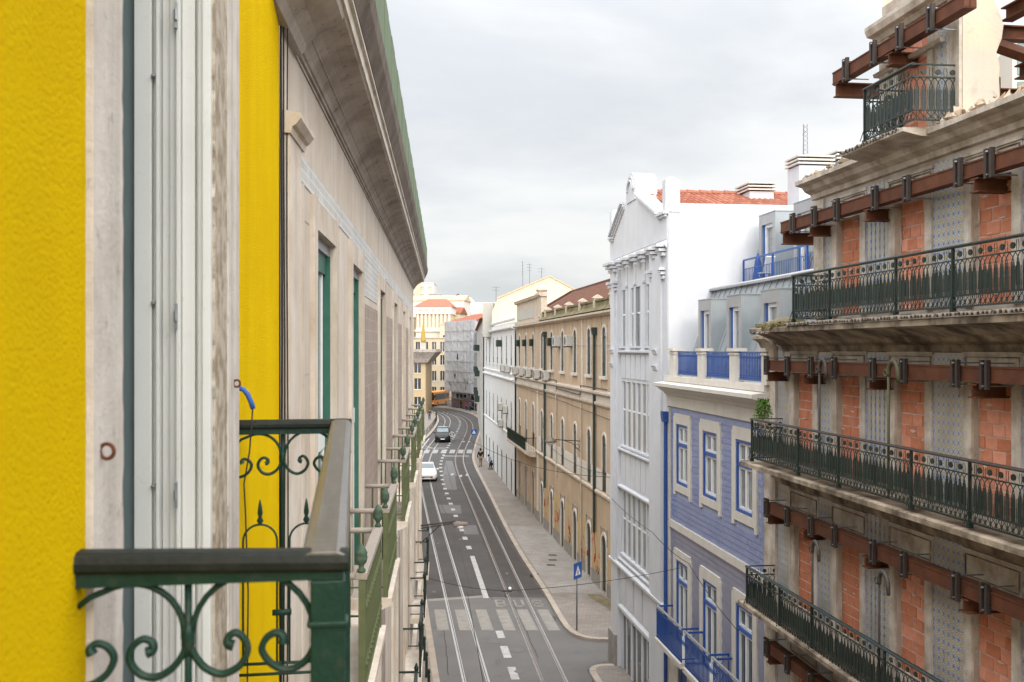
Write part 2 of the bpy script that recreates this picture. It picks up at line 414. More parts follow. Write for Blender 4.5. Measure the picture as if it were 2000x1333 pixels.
def tile_material():
    """hand painted tile: a yellow flower in the centre, blue scrolls towards the corners (UV 0..1 on each tile)"""
    m = bpy.data.materials.new('azulejo tile'); m.use_nodes = True
    n, l = m.node_tree.nodes, m.node_tree.links
    b = n['Principled BSDF']; b.inputs['Roughness'].default_value = .3
    uv = n.new('ShaderNodeTexCoord'); sp = n.new('ShaderNodeSeparateXYZ'); l.new(uv.outputs['UV'], sp.inputs[0])

    def mt(op, a, c=None):
        k = n.new('ShaderNodeMath'); k.operation = op
        for i, v in enumerate((a, c)):
            if v is None: continue
            if isinstance(v, (int, float)): k.inputs[i].default_value = v
            else: l.new(v, k.inputs[i])
        return k.outputs[0]

    def step(v, a, d):
        k = n.new('ShaderNodeMapRange'); k.inputs[1].default_value = a; k.inputs[2].default_value = d; l.new(v, k.inputs[0]); return k.outputs[0]
    x = mt('SUBTRACT', sp.outputs[0], .5); y = mt('SUBTRACT', sp.outputs[1], .5)
    r = mt('SQRT', mt('ADD', mt('MULTIPLY', x, x), mt('MULTIPLY', y, y)))
    an = mt('ARCTAN2', y, x)
    pet = mt('MULTIPLY', mt('COSINE', mt('MULTIPLY', an, 4.0)), .07)
    yel = step(mt('ADD', r, pet), .27, .23)
    ring = mt('MULTIPLY', step(r, .31, .34), step(r, .46, .42))
    cor = step(mt('MULTIPLY', mt('ABSOLUTE', x), mt('ABSOLUTE', y)), .115, .15)
    ax = step(mt('ABSOLUTE', mt('MULTIPLY', mt('COSINE', mt('MULTIPLY', an, 4.0)), 1.0)), .45, .8)
    blue = mt('MAXIMUM', mt('MULTIPLY', ring, ax), cor)
    ctr = step(r, .09, .06)

    def mx(f, a, d):
        k = n.new('ShaderNodeMix'); k.data_type = 'RGBA'
        if isinstance(f, (int, float)): k.inputs['Factor'].default_value = f
        else: l.new(f, k.inputs['Factor'])
        for key, v in (('A', a), ('B', d)):
            if isinstance(v, tuple): k.inputs[key].default_value = v + (1,)
            else: l.new(v, k.inputs[key])
        return k.outputs['Result']
    c = mx(yel, (.46, .475, .48), (.46, .32, .07))
    c = mx(blue, c, (.16, .19, .32))
    c = mx(ctr, c, (.52, .52, .50))
    g = n.new('ShaderNodeNewGeometry'); no = n.new('ShaderNodeTexNoise'); no.inputs['Scale'].default_value = 1.7; no.inputs['Detail'].default_value = 7
    l.new(g.outputs['Position'], no.inputs['Vector'])
    c = mx(mt('MULTIPLY', step(no.outputs['Fac'], .42, .7), .7), c, (.25, .22, .18))
    l.new(c, b.inputs['Base Color'])
    return m


K['azulejo'] = tile_material()


def sett_material(name, c, c2, gap, sx, sz, rot=(PI / 2, 0, 0), base=None, mort=(1.35, 1.3, 1.25), off=0):
    m = base or mat(name, c, c2, .8, .9, .4, 40)
    n, l = m.node_tree.nodes, m.node_tree.links
    b = n['Principled BSDF']; src = b.inputs['Base Color'].links[0].from_socket
    t = n.new('ShaderNodeTexCoord'); mpn = n.new('ShaderNodeMapping'); l.new(t.outputs['Object'], mpn.inputs[0])
    mpn.inputs['Rotation'].default_value = rot
    br = n.new('ShaderNodeTexBrick'); br.inputs['Scale'].default_value = 1; br.inputs['Brick Width'].default_value = sx
    br.inputs['Row Height'].default_value = sz; br.inputs['Mortar Size'].default_value = gap; br.offset = off
    br.inputs['Color1'].default_value = (.92, .92, .92, 1); br.inputs['Color2'].default_value = (1.12, 1.12, 1.12, 1); br.inputs['Mortar'].default_value = tuple(mort) + (1,)
    l.new(mpn.outputs[0], br.inputs['Vector'])
    k = n.new('ShaderNodeMix'); k.data_type = 'RGBA'; k.blend_type = 'MULTIPLY'; k.inputs['Factor'].default_value = 1
    l.new(src, k.inputs['A']); l.new(br.outputs['Color'], k.inputs['B']); l.new(k.outputs['Result'], b.inputs['Base Color'])
    return m


for q_ in ('cobble', 'paving'): sett_material('', None, None, .012, .34, .2, (0, 0, .125), K[q_], (.80, .78, .76), .5)
K['brown_tile'] = sett_material('brown facade tile', (.25, .195, .165), (.32, .265, .23), .006, .14, .14)
K['grey_tile'] = sett_material('grey blue frieze tile', (.40, .41, .42), (.48, .47, .45), .006, .14, .07)


def unit_box(bev=.0):
    return MB().box(-.5, .5, -.5, .5, -.5, .5).mesh('block')
# ------------------------------------------------------------------ ground, road, pavements
def structure(o):
    o['kind'] = 'structure'; return o


structure(obj('ground', MB().poly([(-900, -300, -.25), (900, -300, -.25), (900, 1500, -.25), (-900, 1500, -.25)]), K['ground'], fix=False))
gb = MB()
for ix in range(16):
    for iy in range(40):
        x, y = -60 + ix * 7.5, -40 + iy * 7.5
        gb.poly([(x, y, 0), (x + 7.5, y, 0), (x + 7.5, y + 7.5, 0), (x, y + 7.5, 0)])
road = structure(obj('road', gb, K['asphalt'], fix=False))


def lerp_line(pts, step=1.0):
    out = []
    for (x0, y0), (x1, y1) in zip(pts, pts[1:]):
        n = max(1, int(math.hypot(x1 - x0, y1 - y0) / step))
        out += [(x0 + (x1 - x0) * k / n, y0 + (y1 - y0) * k / n) for k in range(n)]
    return out + [pts[-1]]


def smooth_line(pts, it=2):
    for _ in range(it):
        q = [pts[0]]
        for a, b in zip(pts, pts[1:]):
            q += [(a[0] * .75 + b[0] * .25, a[1] * .75 + b[1] * .25), (a[0] * .25 + b[0] * .75, a[1] * .25 + b[1] * .75)]
        pts = q + [pts[-1]]
    return pts


def offs(pts, d):
    out = []
    for k, p in enumerate(pts):
        a, b = pts[max(k - 1, 0)], pts[min(k + 1, len(pts) - 1)]
        t = Vector((b[0] - a[0], b[1] - a[1])).normalized()
        out.append((p[0] - t.y * d, p[1] + t.x * d))     # left of travel is positive
    return out


def strip(a, b, z, mb=None):
    mb = mb or MB()
    for k in range(len(a) - 1):
        mb.poly([(*a[k], z), (*b[k], z), (*b[k + 1], z), (*a[k + 1], z)])
    return mb


def at_y(line, y):
    for a, b in zip(line, line[1:]):
        if (a[1] - y) * (b[1] - y) <= 0 and a[1] != b[1]:
            t = (y - a[1]) / (b[1] - a[1]); return a[0] + (b[0] - a[0]) * t
    return line[-1][0]


def pavement(name, kerb, inner, m, side):
    """kerb polyline, building line polyline of equal length; side=+1 when the pavement is right of the travel direction"""
    pv = structure(obj(name, MB().poly([(x, y, .12) for x, y in offs(kerb, -.2 * side) + inner[::-1]]), m, fix=False))
    kb = MB(); a, b = kerb, offs(kerb, -.24 * side)
    for k in range(len(kerb) - 1):
        j = .006 if k % 2 else 0
        kb.ext([(*a[k], 0), (*a[k], .13 + j), (*b[k], .13 + j), (*b[k], 0)], [(*a[k + 1], 0), (*a[k + 1], .13 + j), (*b[k + 1], .13 + j), (*b[k + 1], 0)])
    obj('kerb', kb, K['kerb'], pv)
    return pv


def pair(kerb, fx):
    return [(fx(y, x), y) for x, y in kerb]


# right pavement by the ochre building, rounding into the side street
rk = smooth_line([(16, 40.6), (9, 40.2), (4.0, 40.03), (3.3, 40.05), (2.75, 40.4), (2.28, 41.3), (2.0, 43.4), (1.55, 47.8), (0, 59.9), (-2.12, 82.5), (-4.05, 102), (-4.5, 112), (-4.6, 125), (-4.66, 150), (-5.6, 169), (-7.5, 182), (-10.95, 193.2), (-14.6, 201), (-26, 214)], 2)
RIN = [(10.69 - .131 * 40, 40), (10.69 - .131 * 79, 79), (9.05 - .112 * 108, 108), (-3.35, 150), (-4.4, 170), (-6.4, 186), (-9.5, 195), (-13.2, 203), (-26, 222)]


kk = rk
inn = [(16, 46.4), (10.69 - .131 * 46.4 + .3, 46.4)] + [(at_y(RIN, y) + .3, y) for y in [48 + 2 * k for k in range(81)]] + [(-22, 221)]
pv1 = pavement('pavement_right', kk, inn, K['cobble'], 1)
# strip of paler setts laid in the middle stretch
ps = [(at_y(rk, y) + .35, y) for y in [47.6 + k * .9 for k in range(21)]]
pi = [(at_y(RIN, y) - .02 - .5 * (.5 + .5 * math.sin(y * 1.3)) * .3, y) for y in [47.6 + k * .9 for k in range(21)]]
obj('pale_setts', strip(ps, pi, .1245), K['paving'], pv1, fix=False)
mo = [(4.35, 41.8), (4.6, 43.2), (4.25, 45), (3.7, 46.6), (3.55, 47.4), (4.2, 47.3), (4.7, 46), (5.2, 43.5), (5.2, 41.5)]
obj('moss_patch', MB().poly([(x, y, .126) for x, y in mo]), K['moss'], pv1, fix=False)

# pavement in front of the white and blue houses
wk = smooth_line([(16, 37.2), (8, 37.0), (3.7, 36.95), (3.1, 36.85), (2.76, 36.3), (2.9, 35.2), (3.9, 27.3), (6.9, 4), (9.5, -16)], 2)
wi = [(16, 34.0), (8.59 - .1286 * 37.2 + 2, 34.0), (8.59 - .1286 * 34 + .4, 34.0), (8.59 + .1286 * 16 + .3, -16)]
pavement('pavement_corner', wk[::-1], wi[::-1], K['cobble'], 1)

# left pavement
lk = smooth_line([(3.9, -16), (1.4, 4), (-2.66, 35.95), (-4.06, 47), (-6.5, 70), (-9.0, 88), (-10.6, 105), (-11.26, 123), (-11.15, 139), (-11.5, 155), (-12.2, 168), (-14.4, 186), (-17.2, 196), (-21, 203), (-30, 212)], 2)
LIN = [(1.8, -16), (-1.24, 4), (-1.9, 6), (-3.15, 32), (-3.6, 33), (-7.5, 60), (-11, 88), (-12.9, 112), (-13.3, 139), (-15.2, 165), (-17.7, 185), (-21.5, 197), (-31, 208)]
pavement('pavement_left', lk, [(at_y(LIN, min(y, 207.9)) - .3, y) for x, y in lk], K['cobble'], -1)


def rdx(y):     # drift of the road direction
    return -.118 * y


# lighter re-laid carpet this side of the stop line, and other patches
for nm, m, pts in (
    ('asphalt_carpet', K['asphalt_old'], [(5.5, -10), (5.0, -10), (9, 10), (2.9, 35), (2.76, 36.6), (3.4, 37), (12, 37), (12, 40.1), (3.4, 40.1), (2.7, 40.5), (2.0, 43.6), (1.6, 47.2), (-1.2, 47.35), (-4.0, 46.6), (-2.66, 36), (.8, 9), (2.5, -10)]),
    ('asphalt_patch', K['asphalt_patch'], [(-5.2, 71.5), (-3.6, 71.3), (-3.9, 75.2), (-5.6, 75.4)]),
    ('asphalt_patch', K['asphalt_patch'], [(-3.05, 63.4), (-2.1, 63.3), (-2.4, 66.6), (-3.35, 66.7)]),
    ('asphalt_patch', K['asphalt_patch'], [(-1.55, 63.2), (-.75, 63.1), (-1.05, 66.3), (-1.85, 66.4)]),
    ('asphalt_patch', K['asphalt_patch'], [(-5.7, 83.5), (-4.6, 83.4), (-5.3, 92.5), (-6.5, 93)]),
    ('asphalt_patch', K['asphalt_patch'], [(-6.5, 93.2), (-5.1, 92.6), (-6.3, 105), (-7.0, 105.2)]),
    ('asphalt_seam', K['asphalt_brown'], [(1.45, 47.9), (-.1, 60), (-2.3, 82.6), (-3.2, 82.6), (-1.3, 60), (.35, 47.9)]),
):
    o = obj(nm, MB().poly([(x, y, .0045 if 'seam' not in nm else .004) for x, y in pts]), m, road, fix=False)

# tram rails: polished head, groove and check rail
LT = smooth_line([(3.4, -4), (-1.23, 35.2), (-5.8, 72.1), (-7.9, 90), (-9.2, 104.7), (-9.65, 117), (-9.7, 135), (-10, 155), (-11, 170), (-13.2, 183), (-17, 194), (-24, 203)], 3)
RT = smooth_line([(5.6, -4), (1.51, 35.2), (-2.31, 72.1), (-5.1, 98.0), (-5.95, 111), (-5.95, 134), (-6.2, 150), (-7.3, 165), (-9.5, 178), (-12.8, 189.5), (-18, 199), (-26, 206)], 3)
for nm, ln, m, sides in (('tram_track', LT, K['rail_steel'], (-1, 1)), ('tram_track', RT, K['rail_dull'], (-1, 1))):
    fl = [p for p in ln if p[1] > 48]
    ro = structure(obj(nm, strip(offs(fl, .62), offs(fl, -.62), .0062), K['asphalt'] if ln is LT else K['asphalt_brown'], fix=False))
    for sd in sides:
        mm = m
        if ln is RT and sd > 0: mm = K['rail_mid'] if 'rail_mid' in K else K.setdefault('rail_mid', mat('half polished rail', (.42, .40, .385), (.32, .30, .285), 3, .4, metal=.5))
        c = offs(ln, -sd * .45)
        obj('rail', strip(offs(c, .035), offs(c, -.035), .0105), mm, ro, fix=False)
        c2 = offs(ln, -sd * .45 + sd * .085)
        obj('check_rail', strip(offs(c2, .014), offs(c2, -.014), .0105), mm, ro, fix=False)

# painted markings
mk = structure(obj('stop_line', MB().poly([(-3.92, 46.5, .009), (-1.32, 47.25, .009), (-1.37, 47.65, .009), (-3.97, 46.95, .009)]), K['road_faint'], fix=False))
for k in range(6):
    x = -2.875 + .93 * k
    structure(obj('crossing_bar', MB().poly([(x - .25, 41.7, .0125), (x + .25, 41.7, .0125), (x + .25 - .40, 45.05, .0125), (x - .25 - .40, 45.05, .0125)]), K['road_faint'], fix=False))
for k in range(6):    # crossing farther up the street
    x = -9.75 + .98 * k
    structure(obj('crossing_bar', MB().poly([(x - .3, 112.5, .0125), (x + .3, 112.5, .0125), (x + .3 - .1, 116.5, .0125), (x - .3 - .1, 116.5, .0125)]), K['road_mid'], fix=False))
structure(obj('stop_line', MB().poly([(-7.6, 109.4, .009), (-4.75, 109.4, .009), (-4.75, 109.9, .009), (-7.6, 109.9, .009)]), K['road_white'], fix=False))
structure(obj('stop_line', MB().poly([(-11, 118.2, .009), (-7.9, 118.2, .009), (-7.9, 118.6, .009), (-11, 118.6, .009)]), K['road_white'], fix=False))


def dash(x0, y0, x1, y1, w=.13, name='lane_dash', m='road_white'):
    t = Vector((x1 - x0, y1 - y0)).normalized(); n = Vector((t.y, -t.x)) * w
    structure(obj(name, MB().poly([(x0 - n.x, y0 - n.y, .0135), (x0 + n.x, y0 + n.y, .0135), (x1 + n.x, y1 + n.y, .0135), (x1 - n.x, y1 - n.y, .0135)]), K[m], fix=False))


dash(-1.22, 47.1, -2.27, 56.7)
for x0, y0, x1, y1 in ((-.42, 40.6, -.55, 41.65), (-.16, 38.0, -.33, 39.5), (.13, 35.5, -.03, 36.9), (.42, 32.5, .26, 34), (.75, 29.6, .6, 31), (1.1, 26.5, .9, 28)):
    dash(x0, y0, x1, y1, .15)
CL = smooth_line([(-2.5, 58.6), (-5.76, 84.5), (-6.55, 92.7), (-7.25, 100.6), (-7.6, 109), (-7.75, 121), (-7.75, 130), (-7.8, 138), (-7.9, 147), (-8.2, 159), (-9.2, 170), (-10.6, 178), (-13.5, 187), (-18, 195)], 2)
acc = 0; prev = CL[0]; fine = lerp_line(CL, .3)
i = 0
while i < len(fine) - 4:
    dash(fine[i][0], fine[i][1], fine[i + 3][0], fine[i + 3][1], .15); i += 9
for x0, y0, x1, y1 in ((-10.7, 117.5, -10.9, 131), (-11.0, 122, -9.6, 118.8)):
    dash(x0, y0, x1, y1, .08)


# BUS lettering: long road letters made of painted strokes
def letter(ch, x, y, w=.46, h=1.25):
    t = .105; th = .2; mb = MB(); drift = -.11

    def q(a, b, c, d):
        mb.poly([(x + a + drift * (c - y), c, .0137), (x + b + drift * (c - y), c, .0137), (x + b + drift * (d - y), d, .0137), (x + a + drift * (d - y), d, .0137)])
    if ch == 'B':
        q(0, t, y, y + h); q(t, w - .04, y, y + th); q(t, w - .04, y + h / 2 - th / 2, y + h / 2 + th / 2); q(t, w - .04, y + h - th, y + h)
        q(w - t, w, y + .08, y + h / 2 - .05); q(w - t, w, y + h / 2 + .05, y + h - .08)
    if ch == 'U':
        q(0, t, y + .08, y + h); q(w - t, w, y + .08, y + h); q(.05, w - .05, y, y + th)
    if ch == 'S':
        q(.03, w - .03, y, y + th); q(.03, w - .03, y + h / 2 - th / 2, y + h / 2 + th / 2); q(.03, w - .03, y + h - th, y + h)
        q(w - t, w, y + .08, y + h / 2); q(0, t, y + h / 2, y + h - .08); q(0, t, y + .1, y + .38); q(w - t, w, y + h - .38, y + h - .1)
    o = structure(obj('road_letter', mb, K['road_faint'], fix=False)); return o


letter('B', -.70, 45.55); letter('U', .16, 45.55); letter('S', 1.02, 45.55)
for x, y in ((-4.35, 92.6), (-5.75, 92.9), (-4.9, 91.8), (-6.3, 126), (-5.6, 126)):
    structure(obj('road_arrow', MB().poly([(x, y, .0137), (x + .28, y, .0137), (x + .25, y + 1.4, .0137), (x + .03, y + 1.4, .0137)]), K['road_white'], fix=False))


def disc(name, x, y, r, m, z=.0142, ry=None, n=20):
    return structure(obj(name, MB().poly([(x + r * math.cos(2 * PI * k / n), y + (ry or r) * math.sin(2 * PI * k / n), z) for k in range(n)]), m, fix=False))


for x, y, r, m in ((-.72, 40.15, .3, 'asphalt_patch'), (.18, 39.0, .3, 'asphalt_patch'), (.32, 36.4, .24, 'asphalt_patch'), (-1.9, 47.7, .22, 'asphalt_brown'), (2.7, 38.9, .28, 'asphalt_patch')):
    disc('manhole_cover', x, y, r, K[m])
dr = MB()
for k in range(5): dr.box(1.52 + k * .085, 1.57 + k * .085, 43.2, 43.9, .004, .012)
structure(obj('drain_grate', dr, K['iron_black']))
for x, y in ((2.35, 56.2), (2.3, 54.9), (2.15, 53.6), (1.2, 51.5)):
    structure(obj('pavement_hatch', MB().poly([(x - .25, y, .127), (x + .2, y - .05, .127), (x + .15, y + .35, .127), (x - .3, y + .4, .127)]), K['asphalt_brown'], fix=False))

# tar seams, oil stains and wheel polish on the road
r8 = random.Random(31)
for (x, y, L_, dx) in ((-.9, 46.8, 9, -.13), (-1.9, 48, 22, -.115), (1.0, 38, 9, -.12), (-3.4, 60, 26, -.12), (2.2, 33, 5, .3), (-2.3, 36, 8, -.1), (-.2, 52, 12, -.14), (-5.0, 84, 20, -.1)):
    ln = []
    for k in range(int(L_ * 2)):
        ln.append((x, y)); y += .5; x += dx * .5 + r8.uniform(-.03, .03)
    structure(obj('tar_seam', strip(offs(ln, .02), offs(ln, -.02), .0069), K['asphalt_brown'], fix=False))
K['oil'] = mat('oil stained asphalt', (.085, .08, .078), (.10, .095, .092), 4, .6)
for k in range(26):
    y = r8.uniform(36, 100); x = -1.9 - .118 * (y - 47) + r8.uniform(-2.2, 3.0); n = 9; rr_ = r8.uniform(.05, .15)
    structure(obj('oil_stain', MB().poly([(x + rr_ * r8.uniform(.6, 1.2) * math.cos(2 * PI * q / n), y + 2.2 * rr_ * r8.uniform(.6, 1.2) * math.sin(2 * PI * q / n), .0066 + k * .00002) for q in range(n)]), K['oil'], fix=False))
# ------------------------------------------------------------------ yellow building with the near balcony
YB = left_frame('yellow_building', 'yellow stucco building with a tall white shuttered window and green iron balcony', -.437, -.159)
yw = MB().wall(4, -5.9, 6.0, 18, 0, [(-1.655, -3.64, 10.3, 15.2)], .001)
obj('wall', yw, K['yellow'], YB)
yb2 = MB().box(4, -5.9, -.012, -9, 0, 6.0).box(4, -1.655, -.02, -9, 6, 17.98).box(-3.64, -5.88, -.02, -9, 6, 17.98).box(-1.655, -3.64, -.5, -9, 6, 17.98)
obj('core', yb2, K['limestone'], YB)
# stone surround of the window, both jambs and the head
def rough_strip(x0, x1, y, z0, z1, dx=.012, n=40, depth=.24, seed=1):
    r = random.Random(seed); mb = MB(); prev = None
    for k in range(n + 1):
        z = z0 + (z1 - z0) * k / n
        cur = (x0 + r.uniform(-dx, dx) * .25, x1 + r.uniform(-dx, dx) * .7 + .004 * math.sin(z * 3.1), z)
        if prev:
            mb.poly([(prev[0], y, prev[2]), (prev[1], y, prev[2]), (cur[1], y, cur[2]), (cur[0], y, cur[2])])
            mb.poly([(prev[1], y, prev[2]), (prev[1], y - depth, prev[2]), (cur[1], y - depth, cur[2]), (cur[1], y, cur[2])])
            mb.poly([(prev[0], y, prev[2]), (prev[0], y - .03, prev[2]), (cur[0], y - .03, cur[2]), (cur[0], y, cur[2])])
        prev = cur
    return mb


surround = obj('window_surround', rough_strip(-1.645, -1.852, .012, 10.3, 15.2, .007, 160, .25, 3), K['limestone'], YB)
obj('jamb', rough_strip(-3.655, -3.06, .016, 10.3, 15.2, .012, 120, .02, 5), K['limedark'], surround)
obj('jamb_face', MB().box(-3.66, -3.35, .016, .0205, 10.3, 15.2), K['limestone'], surround)
obj('sill', MB().box(-1.6, -3.7, -.25, .03, 10.22, 10.33), K['limestone'], surround)
win = obj('window', MB().box(-1.75, -3.3, -.33, -.35, 10.3, 15.2), K['teal'], YB)
obj('reveal', MB().box(-3.06, -3.025, -.329, -.2085, 10.33, 15.2), K['teal'], win)
obj('frame', MB().box(-1.95, -2.02, -.329, -.27, 10.35, 15.1), K['teal'], win)
# white folded shutter leaves lining the far reveal: strips that step in and out
for d0, d1, xin in ((.208, .158, -3.0), (.158, .147, -3.02), (.147, .136, -3.0), (.136, .112, -3.045), (.112, .09, -3.03), (.09, .078, -3.005), (.078, .039, -3.035), (.039, .031, -3.05), (.031, .0165, -3.03), (.0165, -.008, -3.015)):
    obj('shutter_leaf', MB().box(-3.06, xin, -d0 + .0012, -d1, 10.33, 15.2), K['white_paint'], win, bevel=.0015)
for d, z, h in ((.152, 11.93, .012), (.088, 11.86, .075), (.152, 11.39, .012), (.088, 11.33, .075), (.088, 12.75, .075), (.152, 12.6, .012)):
    obj('hinge', MB().box(-3.01, -2.995, -d - .004, -d + .004, z, z + h).tube([(-2.992, -d, z + h * .3), (-2.992, -d, z + h * .7)], .006, 6), K['steel'], win)
def ring(x, y, z, r, t):
    mb = MB(); n = 18
    pts = [(x + r * math.cos(2 * PI * k / n) * .35, y + r * math.cos(2 * PI * k / n), z + r * math.sin(2 * PI * k / n)) for k in range(n)]
    for k in range(n):
        mb.tube([pts[k], pts[(k + 1) % n]], t, 6)
    return mb.tube([(x, y - r - .05, z), (x, y - r + .004, z)], t * 1.2, 6)


obj('eye_ring', ring(-1.69, .022, 11.628, .0125, .0035), K['rust'], YB, label='rusty iron ring in the near stone jamb')
obj('eye_ring', ring(-3.5, .03, 11.68, .012, .004), K['rust'], YB, label='rusty iron ring in the far stone jamb')

# balcony: slab, handrails, corner posts and scrolled ironwork
BAL = obj('balcony', MB().box(-1.5, -3.85, 0, .45, 10.28, 10.42), K['limestone'], YB)


def railp(x, y, z):   # moulded handrail section set at (y) with its top at z
    return


P_IN, P_OUT = .345, .424


def hand(x0, y0, z0, x1, y1, z1, wdt=.079, nm='handrail', m='railwood'):
    a, b = Vector((x0, y0, z0)), Vector((x1, y1, z1)); d = (b - a).normalized()
    s = Vector((-d.y, d.x, 0)).normalized(); up = Vector((0, 0, 1))
    pr = [(-.5, -.028), (-.5, -.016), (-.43, -.005), (-.25, 0), (.25, 0), (.43, -.005), (.5, -.016), (.5, -.028), (.42, -.032), (-.42, -.032)]
    ra = [a + s * (u * wdt) + up * v for u, v in pr]; rb = [b + s * (u * wdt) + up * v for u, v in pr]
    return obj(nm, MB().ext(ra, rb), K[m], BAL, smooth=False, bevel=.002)


ZN, ZF = 11.478, 11.535
pm = (P_IN + P_OUT) / 2
hand(-1.60, -.01, ZN + .002, -1.60, P_OUT, ZN - .009, .06)
hand(-1.575, pm, ZN - .0075, -3.80, pm, ZF, .078, 'handrail', 'railtop')
hand(-3.765, -.01, ZF - .0005, -3.765, P_OUT, ZF - .0005, .06)
for xx, zt in ((-1.60, ZN), (-3.765, ZF)):
    obj('rail_bar', MB().box(xx - .018, xx + .018, -.005, P_OUT - .01, zt - .0545, zt - .031), K['iron_green'], BAL)
fb = MB().ext([(-1.6, P_OUT - .045, ZN - .055), (-1.6, P_OUT - .012, ZN - .055), (-1.6, P_OUT - .012, ZN - .035), (-1.6, P_OUT - .045, ZN - .035)],
              [(-3.765, P_OUT - .045, ZF - .055), (-3.765, P_OUT - .012, ZF - .055), (-3.765, P_OUT - .012, ZF - .03), (-3.765, P_OUT - .045, ZF - .03)])
obj('rail_bar', fb, K['iron_green'], BAL)
for xx, zt in ((-1.60, ZN), (-3.765, ZF)):
    obj('corner_post', MB().box(xx - .024, xx + .024, P_OUT - .062, P_OUT - .006, 10.42, zt - .0548).box(xx - .016, xx + .03, P_OUT - .067, P_OUT - .001, zt - .13, zt - .12), K['iron_green'], BAL, bevel=.003)


def arcpts(cx, cz, r0, r1, a0, a1, n=14):
    return [(cx + (r0 + (r1 - r0) * k / n) * math.cos(math.radians(a0 + (a1 - a0) * k / n)), cz + (r0 + (r1 - r0) * k / n) * math.sin(math.radians(a0 + (a1 - a0) * k / n))) for k in range(n + 1)]


def ironwork(x, zt, full):
    """scroll band of one end panel; (p, z) drawing, centre bar at p=.168"""
    def put(pts, r, nm='scroll', flat=1.3):
        obj(nm, MB().tube([(x, p, z) for p, z in pts], r, 6, flat), K['iron_green'], BAL, smooth=True)
    z0 = zt - .055; c = .168
    put([(c, z0), (c, z0 - .175), (c, z0 - (.25 if not full else .9))], .0065, 'bar', 1.0)
    # two large arcs rising from the centre bar and falling to wall and post
    put(arcpts(.078, z0 - .078, .084, .078, -8, 115) + [(.018, z0 - .018), (.0, z0 - .032)], .0055)
    put(arcpts(.270, z0 - .085, .096, .096, 178, 2), .0055)
    put([(c, z0 - .062), (c, z0 - .08), (c, z0 - .10), (c, z0 - .118)], [.007, .0115, .0115, .007], 'collar', 1)
    # lower C scrolls, drawn as smooth lines
    def spl(q, n=5):
        out = []
        for i in range(len(q) - 1):
            p0, p1, p2, p3 = q[max(i - 1, 0)], q[i], q[i + 1], q[min(i + 2, len(q) - 1)]
            for k in range(n):
                t = k / n
                out.append(tuple(.5 * (2 * p1[d] + (p2[d] - p0[d]) * t + (2 * p0[d] - 5 * p1[d] + 4 * p2[d] - p3[d]) * t * t + (3 * p1[d] - p0[d] - 3 * p2[d] + p3[d]) * t ** 3) for d in (0, 1)))
        return out + [q[-1]]
    for q in ([(.166, -.098), (.158, -.118), (.142, -.138), (.118, -.150), (.094, -.144), (.078, -.122), (.082, -.100), (.098, -.088), (.112, -.094), (.113, -.106), (.104, -.110)],
              [(.170, -.098), (.178, -.118), (.196, -.140), (.222, -.150), (.248, -.138), (.261, -.115), (.256, -.095), (.243, -.084), (.231, -.090), (.230, -.101), (.239, -.105)],
              [(.366, -.075), (.367, -.110), (.352, -.136), (.326, -.148), (.300, -.138), (.284, -.115), (.290, -.096), (.305, -.087), (.317, -.093), (.317, -.104)],
              [(.0, -.160), (.022, -.156), (.044, -.140), (.054, -.116), (.044, -.098), (.028, -.092), (.018, -.099), (.021, -.109)]):
        pl_ = spl([(p, z0 + dz) for p, dz in q]); m_ = len(pl_)
        put(pl_, [.0062 + (.0035 * max(0, (k / m_ - .75) / .25)) for k in range(m_)])
    if full:     # arches with finials and the two bottom rails
        for a in (.085, .255):
            arc = arcpts(a, z0 - .40, .062, .062, 0, 180)
            put([(a + .062, z0 - .86)] + arc + [(a - .062, z0 - .86)], .0045, 'arch', 1)
            obj('finial', MB().lathe(x, a, [(.004, z0 - .338), (.013, z0 - .325), (.006, z0 - .31), (.010, z0 - .295), (.007, z0 - .27), (.002, z0 - .245)], 8), K['iron_green'], BAL, smooth=True)
        put([(0, z0 - .86), (.36, z0 - .86)], .006, 'bottom_rail', 1); put([(0, z0 - .90), (.36, z0 - .90)], .006, 'bottom_rail', 1)
        put([(.13, z0 - .67), (.2, z0 - .67)], .012, 'collar', 1)


ironwork(-1.60, ZN, False); ironwork(-3.765, ZF, True)
# long front panel of the balcony, seen edge on
for k in range(1, 12):
    x = -1.6 - k * 2.165 / 12; zt = ZN + (ZF - ZN) * k / 12
    obj('bar', MB().tube([(x, P_OUT - .03, zt - .06), (x, P_OUT - .03, 10.42)], .007, 6), K['iron_green'], BAL, smooth=True)
for zz in (.4, .86):
    obj('bottom_rail', MB().tube([(-1.6, P_OUT - .03, ZN - .055 - zz), (-3.765, P_OUT - .03, ZF - .055 - zz)], .008, 6), K['iron_green'], BAL)

